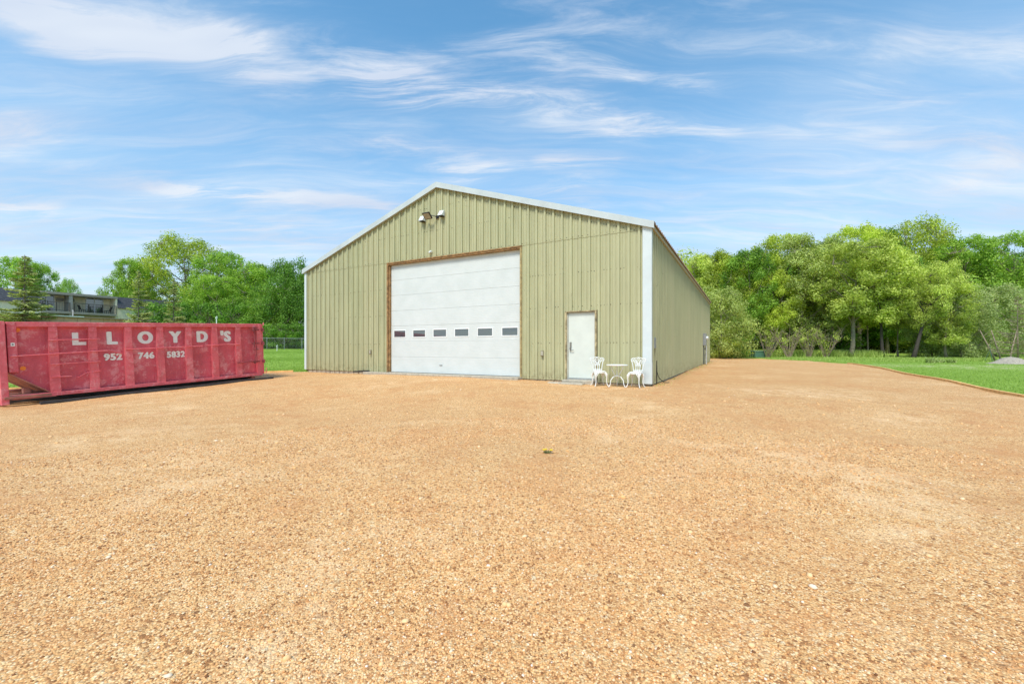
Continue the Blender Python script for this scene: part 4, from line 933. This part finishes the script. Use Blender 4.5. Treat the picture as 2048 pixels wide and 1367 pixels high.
# right wood, front trees
plant('oval', 1402, 52, top(52, 512), 'thin grey green tree peeping over the back end of the shed roof', L_OLIVE, G_R)
plant('oval2', 1448, 50, top(50, 500), 'yellow green tree rising just right of the far shed corner', L_YELLOW, G_R)
plant('low', 1440, 44, 7.5, 'dense low sage green tree touching the far right corner of the shed', L_SAGE, G_R, wide=1.0)
plant('oval', 1500, 48, top(48, 502), 'mid green tree behind the green utility box', L_GREEN, G_R)
plant('broad', 1560, 51, top(51, 474), 'tall rounded yellow green tree above the twiggy shrubs', L_YELLOW, G_R, wide=.85)
plant('oval2', 1612, 47, top(47, 472), 'tall pale green tree standing behind the twiggy shrubs', L_SAGE, G_R, wide=1.1)
plant('oval', 1548, 47, 9.5, 'half-height yellow tinged tree between the utility box and the twiggy shrubs', L_YELLOW, G_R)
plant('top', 1700, 43, top(43, 482), 'large olive tree with the thick pale trunk in the middle of the wood', L_OLIVE, G_R, wide=1.25, bark=M_BARK)
plant('broad', 1715, 52, top(52, 458), 'high yellow green crown topping the middle of the wood', L_YELLOW, G_R, wide=.9)
plant('oval', 1655, 49, top(49, 480), 'pale sage green tree left of the high yellow green crown', L_SAGE, G_R)
plant('top', 1768, 42, top(42, 500), 'olive tree with a dark slim trunk left of the leaning tree', L_OLIVE, G_R, bark=M_BARKD)
plant('airy', 1832, 52, top(52, 446), 'airy yellow tinged tree whose crown is the highest of the wood', L_YELLOW, G_R, wide=.85)
plant('oval2', 1775, 52, top(52, 464), 'deep green tree left of the highest airy crown', L_DEEP, G_R)
plant('leaning', 1826, 40, top(40, 520), 'tree with a dark trunk leaning to the right over the lawn', L_OLIVE, G_R, rz=0.1, wide=.8)
plant('broad', 1930, 50, top(50, 480), 'bright green tree behind the dark spruce', L_BRIGHT, G_R)
plant('broad', 2030, 48, top(48, 474), 'bright green tree at the right edge of the photo', L_BRIGHT, G_R)
plant('spruce', 1932, 44, top(44, 548), 'dark blue green spruce standing among the right hand trees', None, G_R, wide=1.15)
plant('low', 1865, 43, 5.2, 'low silvery green tree behind the leaning trunk', L_PALE, G_R)
plant('low', 1925, 41, 6.3, 'silvery pale green tree below the dark spruce', L_PALE, G_R)
plant('low', 1990, 43, 7.5, 'pale green tree left of the bare-branched conifer', L_PALE, G_R)
plant('dry', 2036, 32, top(32, 590), 'half bare conifer with straw coloured branches beside the gravel pile', None, None, rz=2.0)
plant('oval', 1893, 40, top(40, 560), 'small olive tree with a crooked trunk on the far lawn', L_OLIVE, G_R, wide=1.2, bark=M_BARK)
plant('oval2', 2120, 44, 13, 'green tree just outside the right edge of the photo', L_GREEN, G_R)
plant('top', 1738, 45, top(45, 520), 'slim tree with a thin pale trunk just right of the thick pale trunk', L_YELLOW, G_R, wide=.6, bark=M_BARKP)
plant('top', 1796, 44, top(44, 540), 'slim tree with a thin trunk between the dark slim trunk and the leaning tree', L_OLIVE, G_R, wide=.6)
plant('top', 1668, 46, top(46, 530), 'slim tree with a thin trunk left of the thick pale trunk', L_SAGE, G_R, wide=.6, bark=M_BARKP)
# inner rows close the wood; nothing tells them apart
rowl = 'crowded tree deep inside the wood, half hidden by the trees in front'
for i in range(20):
    px = 1385+i*40+random.uniform(-10, 10); Yd = random.uniform(57, 70)
    plant(random.choice(['oval', 'oval2', 'low', 'broad']), px, Yd, min(top(Yd, 510), 14.5) if i != 1 else 12, rowl, random.choice([L_GREEN, L_DEEP, L_OLIVE]), 'trees deep inside the right wood', wide=1.2)
ul = 'dark green undergrowth shrub between the trunks of the wood'
for i in range(22):
    px = 1400+i*33+random.uniform(-8, 8); Yd = random.uniform(50, 60) if px < 1780 else random.uniform(58, 66)
    plant('shrub', px, Yd, random.uniform(3.5, 5.0), ul, L_DEEP, 'dark undergrowth shrubs in the wood', cat='shrub', wide=1.7)
for i, (px, lb) in enumerate([(1535, 'leftmost pale twiggy shrub at the edge of the wood, next to the green utility box'), (1578, 'second pale twiggy shrub from the green utility box'), (1618, 'third pale twiggy shrub from the green utility box'), (1652, 'rightmost pale twiggy shrub at the edge of the wood')]):
    plant('twiggy', px, 44-i*.3, 3.4+.3*(i % 2), lb, L_OLIVE, 'twiggy shrubs at the edge of the wood', cat='shrub')
plant('shrub', 1475, 45, 3.4, 'bright green shrub left of the green utility box', L_GREEN, 'green shrubs before the wood', cat='shrub')
plant('shrub', 1445, 43.5, 3.2, 'dull green shrub at the foot of the far shed corner', L_OLIVE, 'green shrubs before the wood', cat='shrub')
# left trees
plant('broad', 258, 62, top(62, 535), 'light green tree right of the apartment building', L_BRIGHT, G_L, wide=.62)
plant('airy', 368, 66, top(66, 488), 'tallest tree on the left, with an airy yellow green crown', L_YG2, G_L, wide=1.15)
plant('broad', 300, 70, top(70, 545), 'mid green tree filling in below the tallest left tree', L_GREEN, G_L)
plant('broad', 452, 64, top(64, 515), 'rounded green tree right of the tallest left tree', L_GREEN, G_L, wide=.95)
plant('top', 425, 58, top(58, 560), 'lower bright green tree in front of the tallest left tree', L_BRIGHT, G_L, wide=1.2)
plant('oval', 510, 62, top(62, 538), 'bright green tree behind the right end of the dumpster', L_BRIGHT, G_L, wide=1.3)
plant('broad', 545, 70, top(70, 555), 'green tree far behind the gap between dumpster and shed', L_GREEN, G_L)
plant('low', 585, 54, top(54, 530), 'dense dark green tree against the left corner of the shed', L_DEEP, G_L, wide=.75)
plant('low', 548, 55, 8.5, 'dense low green tree behind the left lawn', L_GREEN, G_L, wide=.9)
plant('low', 625, 54, 9.5, 'dense green tree half hidden by the left wall of the shed', L_DEEP, G_L, wide=.9)
plant('low', 390, 60, 7.5, 'low green tree just above the middle of the dumpster', L_GREEN, G_L)
plant('low', 470, 58, 7.5, 'low green tree just above the right half of the dumpster', L_GREEN, G_L)
plant('young_spruce', 50, 40, top(40, 532), 'olive green spruce in front of the apartment building', None, G_L, wide=1.2)
plant('young_spruce', 278, 44, top(44, 556), 'slim spruce at the right end of the apartment building', L_SPRUCE2, G_L, wide=.8)
plant('young_spruce', 348, 46, top(46, 572), 'pale young spruce above the middle of the dumpster', L_SPRUCE2, G_L, wide=.85)
plant('broad', 30, 78, top(78, 524), 'green tree behind the left part of the apartment roof', L_BRIGHT, G_L, wide=.85)
plant('broad', 78, 80, top(80, 536), 'green tree behind the spruce at the apartment building', L_BRIGHT, G_L, wide=.55)
plant('airy', 138, 90, top(90, 566), 'small distant tree peeping over the apartment roof', L_GREEN, G_L, wide=.42)
for i, (px, lb) in enumerate(((515, 'dark shrub at the right end of the dumpster, by the chain link fence'), (540, 'second dark shrub from the dumpster along the chain link fence'), (563, 'dark shrub behind the small pale marker post'), (590, 'dark shrub nearest the left corner of the shed'), (615, 'dark shrub mostly hidden by the left wall of the shed'))):
    plant('shrub', px, 50+i % 2, 3.0, lb, L_DEEP, 'shrubs behind the left lawn', cat='shrub', wide=1.4)
for i, (px, lb) in enumerate(((300, 'tall dark shrub above the letter O of the dumpster'), (335, 'tall dark shrub left above the letter Y of the dumpster'), (372, 'tall dark shrub between the letters Y and D, behind the dumpster'), (405, 'tall dark shrub above the letter D of the dumpster'), (440, 'tall dark shrub above the letter S of the dumpster'), (480, 'tall dark shrub above the last rib of the dumpster'))):
    plant('shrub', px, 54, 6.0, lb, L_DEEP, 'shrubs behind the dumpster', cat='shrub', wide=1.0)
for k_, (o, used) in KINDS.items():
    if not used:
        for c_ in [x for x in bpy.data.objects if x.parent == o]: bpy.data.objects.remove(c_)
        bpy.data.objects.remove(o)

# ------------------------------------------------------------------ small things on the right
p = at(2022, 29.5); zz_ = h(p.x, p.y)
nr, na = 14, 40; vs = [(0, 0, .5)]; fs = []
for i in range(1, nr+1):
    t = i/nr
    for j in range(na):
        a = 2*math.pi*j/na; rr = 1.45*t*(1+.10*math.sin(2*a+1)+.05*math.sin(5*a)); z = .5*(math.cos(math.pi*t)*.5+.5)+.05*math.sin(a*7+t*9)*t*(1-t)*2+.04*math.sin(a*13+t*21)*(1-t)*t*2
        vs.append((rr*math.cos(a), rr*math.sin(a), z-.03))
for j in range(na): fs.append((0, 1+j, 1+(j+1) % na))
for i in range(nr-1):
    for j in range(na): a_ = 1+i*na+j; b_ = 1+i*na+(j+1) % na; fs.append((a_, a_+na, b_+na, b_))
o = link_mesh('gravel_pile', vs, fs, simple('pile_grey', (.40, .35, .28), .95, var=.25, scale=14, bump=1.0), smooth=True); o.location = (p.x, p.y, zz_); tag(o, 'low heap of grey gravel on the lawn near the right edge', 'gravel pile')
p = at(1515, 44.5); ub = empty('utility_box', (p.x, p.y, h(p.x, p.y)), (0, 0, .1), 'low dark green utility box in the tall grass before the wood', 'utility box')
M_UG = simple('utility_green', (.07, .15, .10), .5); mb = MB(); mb.box((-.6, -.45, .0), (.6, .45, .62), .03); mb.build('cabinet', M_UG, ub)
mb = MB(); mb.box((-.64, -.49, .622), (.64, .49, .72), .03); mb.build('lid', simple('utility_lid', (.16, .26, .20), .5), ub)
p = at(1980, 33); st = empty('plant_stand', (p.x, p.y, h(p.x, p.y)), (0, 0, .3), 'thin dark green metal stand on the far lawn left of the gravel pile', 'stand')
for k in range(3):
    a = k*2.09; mb = MB(); mb.tube([(math.cos(a)*.28, math.sin(a)*.28, 0), (0, 0, .95)], .014, 6); mb.build('leg', M_UG, st)
mb = MB(); mb.tube([(0, 0, .93), (0, 0, 1.35)], .012, 6); mb.build('pole', M_UG, st)
# leaning bare poles of the dead clump behind the conifer
for i, (px, dx) in enumerate(((1992, -.9), (2003, -.5), (2019, .7))):
    p = at(px, 34); mb = MB(); mb.tube([(0, 0, -.1), (dx*.5, .1, 1.1), (dx*1.2, .2, 2.5)], [.06, .05, .025], 7)
    for s_ in (.5, .8): mb.tube([(dx*1.2*s_, .15, 2.5*s_), (dx*1.2*s_+.4*(-1)**i, .1, 2.5*s_+.35)], [.018, .006], 4)
    o = mb.build('bare_sapling', M_BARKP, None, True); o.location = (p.x, p.y, h(p.x, p.y))
    tag(o, ['bare pale stem leaning far left beside the gravel pile', 'bare pale stem leaning slightly left behind the gravel pile', 'bare pale stem leaning right before the half bare conifer'][i], 'bare stem', 'bare stems beside the gravel pile')
# weeds poking out of the verge
for i, (px, Yd, lb) in enumerate(((1862, 31, 'big leafy weed on the verge below the crooked tree'), (1880, 31.6, 'small leafy weed right of the big leafy weed on the verge'), (1902, 31, 'small leafy weed farthest right on the verge'))):
    p = at(px, Yd); a_ = RNG.uniform(0, 6.28, 90); q_ = RNG.random(90)**.6*(.30 if i == 0 else .2)
    o = blades('leafy_weed', p.x+np.cos(a_)*q_, p.y+np.sin(a_)*q_, .42 if i == 0 else .28, .10, L_PALE, lb, 'weed', 1.1); o['group'] = 'leafy weeds on the verge'; del o['kind']
# dandelion in the gravel
p = at(1095, 5.25); z_ = h(p.x, p.y)+.016; dd = empty('dandelion', (p.x, p.y, z_), label='lone dandelion with yellow flowers growing in the middle of the gravel', cat='flower')
mb = MB(); rg = random.Random(3)
for k in range(14):
    a = k*.449+rg.uniform(-.2, .2); L = rg.uniform(.04, .075); e_ = Vector((math.cos(a)*L, math.sin(a)*L, .012)); s_ = Vector((-math.sin(a), math.cos(a), 0))*.008
    mb.add([Vector((0, 0, .005)), e_*.6-s_+Vector((0, 0, .01)), e_, e_*.6+s_+Vector((0, 0, .01))], [(0, 1, 2, 3)])
mb.build('leaves', simple('dandelion_leaf', (.10, .15, .03), .6), dd); M_DY = simple('dandelion_yellow', (.80, .55, .01), .6)
for fx, fy in ((-.045, 0), (.045, -.01), (-.02, .02)):
    mb = MB(); mb.lathe([(0, .030), (.012, .032), (.022, .040), (.016, .046), (0, .048)], (fx, fy, 0), 10); fo = mb.build('flower', M_DY, dd)
    mb = MB(); mb.tube([(fx*.3, fy*.3, 0), (fx, fy, .032)], .003, 5); mb.build('stem', simple('dandelion_stem', (.2, .25, .08), .6), fo)

# ------------------------------------------------------------------ left background
M_CREAM = simple('cream_wall', (.90, .82, .60), .85, var=.08, scale=3)
M_SHING = simple('dark_shingle', (.085, .09, .11), .9, var=.4, scale=14, bump=.6)
M_FASC = simple('brown_fascia', (.36, .33, .28), .7); M_RAIL = simple('dark_railing', (.04, .035, .03), .5)
ap = empty('apartment_building', (-52.3, 56, 0), (0, 0, math.atan2(EV.y, EV.x)), 'long cream two storey apartment building with balconies and dark mansard roof at far left', 'building')
zr, zf = 7.95, 5.62
mb = MB(); mb.box((-40, 0, 0), (-6.95, 10, 6.5)); mb.build('wall', M_CREAM, ap)
mb = MB(); mb.box((0, 0, 0), (14, 10, 6.5)); mb.build('wall', M_CREAM, ap)
mb = MB(); mb.box((-6.94, 1.8, 0), (-.01, 9.9, zr-.3)); mb.build('recess_wall', M_CREAM, ap)
for x0, x1 in ((-40, -6.95), (0, 14)):
    mb = MB(); mb.add([(x0, -.25, 6.45), (x1, -.25, 6.45), (x1, .35, zr), (x0, .35, zr), (x0, 10, 6.45), (x1, 10, 6.45), (x1, 9.5, zr), (x0, 9.5, zr)], [(0, 1, 2, 3), (3, 2, 6, 7), (1, 5, 6, 2), (0, 3, 7, 4), (4, 5, 1, 0), (5, 4, 7, 6)]); mb.build('mansard_roof', M_SHING, ap)
mb = MB(); mb.box((-6.94, -.1, zr-.30), (-.01, 9.4, zr-.02)); mb.build('roof', M_FASC, ap)
mb = MB(); mb.box((-.02, -.02, 6.3), (-.20, 1.8, zr-.31)); mb.box((-.02, 0, 0), (-.2, 1.79, 6.29)); mb.build('end_wall', M_CREAM, ap)
mb = MB(); mb.box((-4.55, .0, 0), (-4.25, 1.79, zr-.31)); mb.build('divider', simple('divider_grey', (.42, .40, .35), .8), ap)
for (x0, x1) in ((-6.93, -4.56), (-4.24, -.21)):
    for zf_ in (zf, zf-2.75):
        mb = MB(); mb.box((x0, -.35, zf_-.26), (x1, 1.79, zf_)); bl = mb.build('balcony', M_FASC, ap)
        mb = MB(); mb.obox((x0, -.32, zf_+1.07), (x1, -.32, zf_+1.07), .05, .05); mb.obox((x0, -.32, zf_+.12), (x1, -.32, zf_+.12), .04, .04)
        k = int((x1-x0)/.13)
        for j in range(k+1): x = x0+(x1-x0)*j/k; mb.box((x-.008, -.328, zf_+.12), (x+.008, -.312, zf_+1.05))
        for x in np.linspace(x0+.03, x1-.03, 3 if x1-x0 < 3 else 4): mb.box((x-.035, -.355, zf_), (x+.035, -.285, zf_+1.09))
        mb.build('railing', M_RAIL, bl)
def sliding(x0, x1, z0):
    mb = MB()
    for a_, b_, c0, c1 in ((x0, x0+.09, z0, z0+2.05), (x1-.09, x1, z0, z0+2.05), (x0+.09, x1-.09, z0+1.97, z0+2.05), ((x0+x1)/2-.05, (x0+x1)/2+.05, z0, z0+1.97)): mb.box((a_, 1.70, c0), (b_, 1.795, c1))
    d_ = mb.build('sliding_door', M_WF, ap); mb = MB(); mb.box((x0+.09, 1.74, z0), (x1-.09, 1.78, z0+1.97)); mb.build('pane', M_GLASS, d_)
sliding(-2.6, -.85, zf+.01); sliding(-6.8, -5.4, zf+.01)
for x in (-4.95, -3.95):
    mb = MB(); mb.box((x-.3, 1.6, 7.0), (x+.3, 1.79, 7.35), .01); mb.box((x-.26, 1.57, 7.04), (x+.26, 1.598, 7.31)); mb.build('air_conditioner', simple('ac_grey', (.30, .29, .26), .6), ap)
def balcony_chair(x, y, rz, label):
    r = empty('balcony_chair', label=label, cat='chair', group='dark chairs on the apartment balcony')
    q_ = ap.matrix_basis @ Vector((x, y, zf)) if False else (Vector((-52.3, 56, zf))+EV*x-EX*y); r.location = q_; r.rotation_euler = (0, 0, rz)
    mb = MB(); mb.box((-.25, -.25, .38), (.25, .25, .43)); mb.build('seat', M_RAIL, r)
    mb = MB(); mb.obox((0, .25, .42), (0, .42, .98), .5, .03, (0, 1, 0)); mb.build('backrest', M_RAIL, r)
    for a_ in (-.22, .22):
        for c_ in (-.22, .22): mb = MB(); mb.box((a_-.02, c_-.02, 0), (a_+.02, c_+.02, .38)); mb.build('leg', M_RAIL, r)
balcony_chair(-3.2, .6, 1.9, 'dark chair left of the sliding door on the apartment balcony')
balcony_chair(-.8, .6, -1.2, 'dark chair right of the sliding door on the apartment balcony')
M_PINK = simple('pinkish_boards', (.66, .42, .30), .8, var=.12, scale=4)
q_ = at(255, 47); gr = empty('garage', (q_.x, q_.y, 0), (0, 0, math.atan2(EV.y, EV.x)), 'low pinkish tan garage row with a white roof edge just above the dumpster', 'garage')
zt = 4.38; mb = MB()
x = -30
while x < 2: mb.box((x, 0, 0), (x+.98, .06, zt-.10)); x += 1.0
mb.box((-30, .07, 0), (2, 7, zt-.12)); mb.build('wall', M_PINK, gr)
mb = MB(); mb.add([(-30.2, -.25, zt-.09), (2.2, -.25, zt-.09), (2.2, 7.2, zt+.2), (-30.2, 7.2, zt+.2), (-30.2, -.25, zt), (2.2, -.25, zt), (2.2, 7.2, zt+.3), (-30.2, 7.2, zt+.3)], [(0, 3, 2, 1), (4, 5, 6, 7), (0, 1, 5, 4), (1, 2, 6, 5), (2, 3, 7, 6), (3, 0, 4, 7)]); mb.build('roof', simple('garage_roof', (.42, .30, .23), .8), gr)
mb = MB(); mb.box((-9, -.28, zt-.05), (-3.6, -.255, zt+.05)); mb.build('roof_edge', M_WF, gr)
def post(px, Yd, ztop, label, cat, name):
    p = at(px, Yd); z0 = h(p.x, p.y); r = empty(name, (p.x, p.y, z0), label=label, cat=cat)
    mb = MB(); mb.tube([(0, 0, 0), (0, 0, ztop-z0-.15)], .03, 8); mb.build('pole', M_WF, r)
    mb = MB(); mb.box((-.05, -.05, ztop-z0-.15), (.05, .05, ztop-z0-.04), .01); mb.tube([(0, -.03, ztop-z0-.06), (.10, -.12, ztop-z0)], .035, 8); mb.build('lamp_head', M_LAMPW, r)
post(146, 44, top(44, 620)+.1, 'small white floodlight on a pole before the apartment balconies', 'floodlight', 'yard_light')
post(433, 30, top(30, 633)+.1, 'small white fixture on a post behind the right half of the dumpster', 'post', 'vent_post')
post(554, 44, h(*at(554, 44)[:2])+.62, 'small pale marker post on the left lawn', 'post', 'marker_post')
# chain link fence behind the left lawn
fa, fb = at(500, 48), at(640, 46); fo = empty('chain_link_fence', (fa.x, fa.y, h(fa.x, fa.y)), label='faint grey chain link fence at the foot of the left trees', cat='fence')
M_GALV = simple('galvanised', (.33, .35, .35), .5, .5); L_ = (fb-fa).length; d = (fb-fa)/L_
gz = lambda s: h(fa.x+d.x*s, fa.y+d.y*s)-h(fa.x, fa.y)
for i in range(5): s_ = L_*i/4; mb = MB(); mb.tube([d*s_+Vector((0, 0, gz(s_)-.1)), d*s_+Vector((0, 0, gz(s_)+1.35))], .03, 8); mb.build('post', M_GALV, fo)
mb = MB(); mb.tube([Vector((0, 0, gz(0)+1.3)), d*L_+Vector((0, 0, gz(L_)+1.3))], .02, 6); s_ = 0
while s_ < L_-1.3:
    z0 = gz(s_)+.02
    for a_, b_ in ((0, 1.25), (1.25, 0)): mb.tube([d*(s_+a_)+Vector((0, 0, z0)), d*(s_+b_)+Vector((0, 0, z0+1.25))], .003, 3, False)
    s_ += .12
mb.build('wire_mesh', M_GALV, fo)

scene.render.engine = 'CYCLES'
scene.render.resolution_x, scene.render.resolution_y = 1024, 683
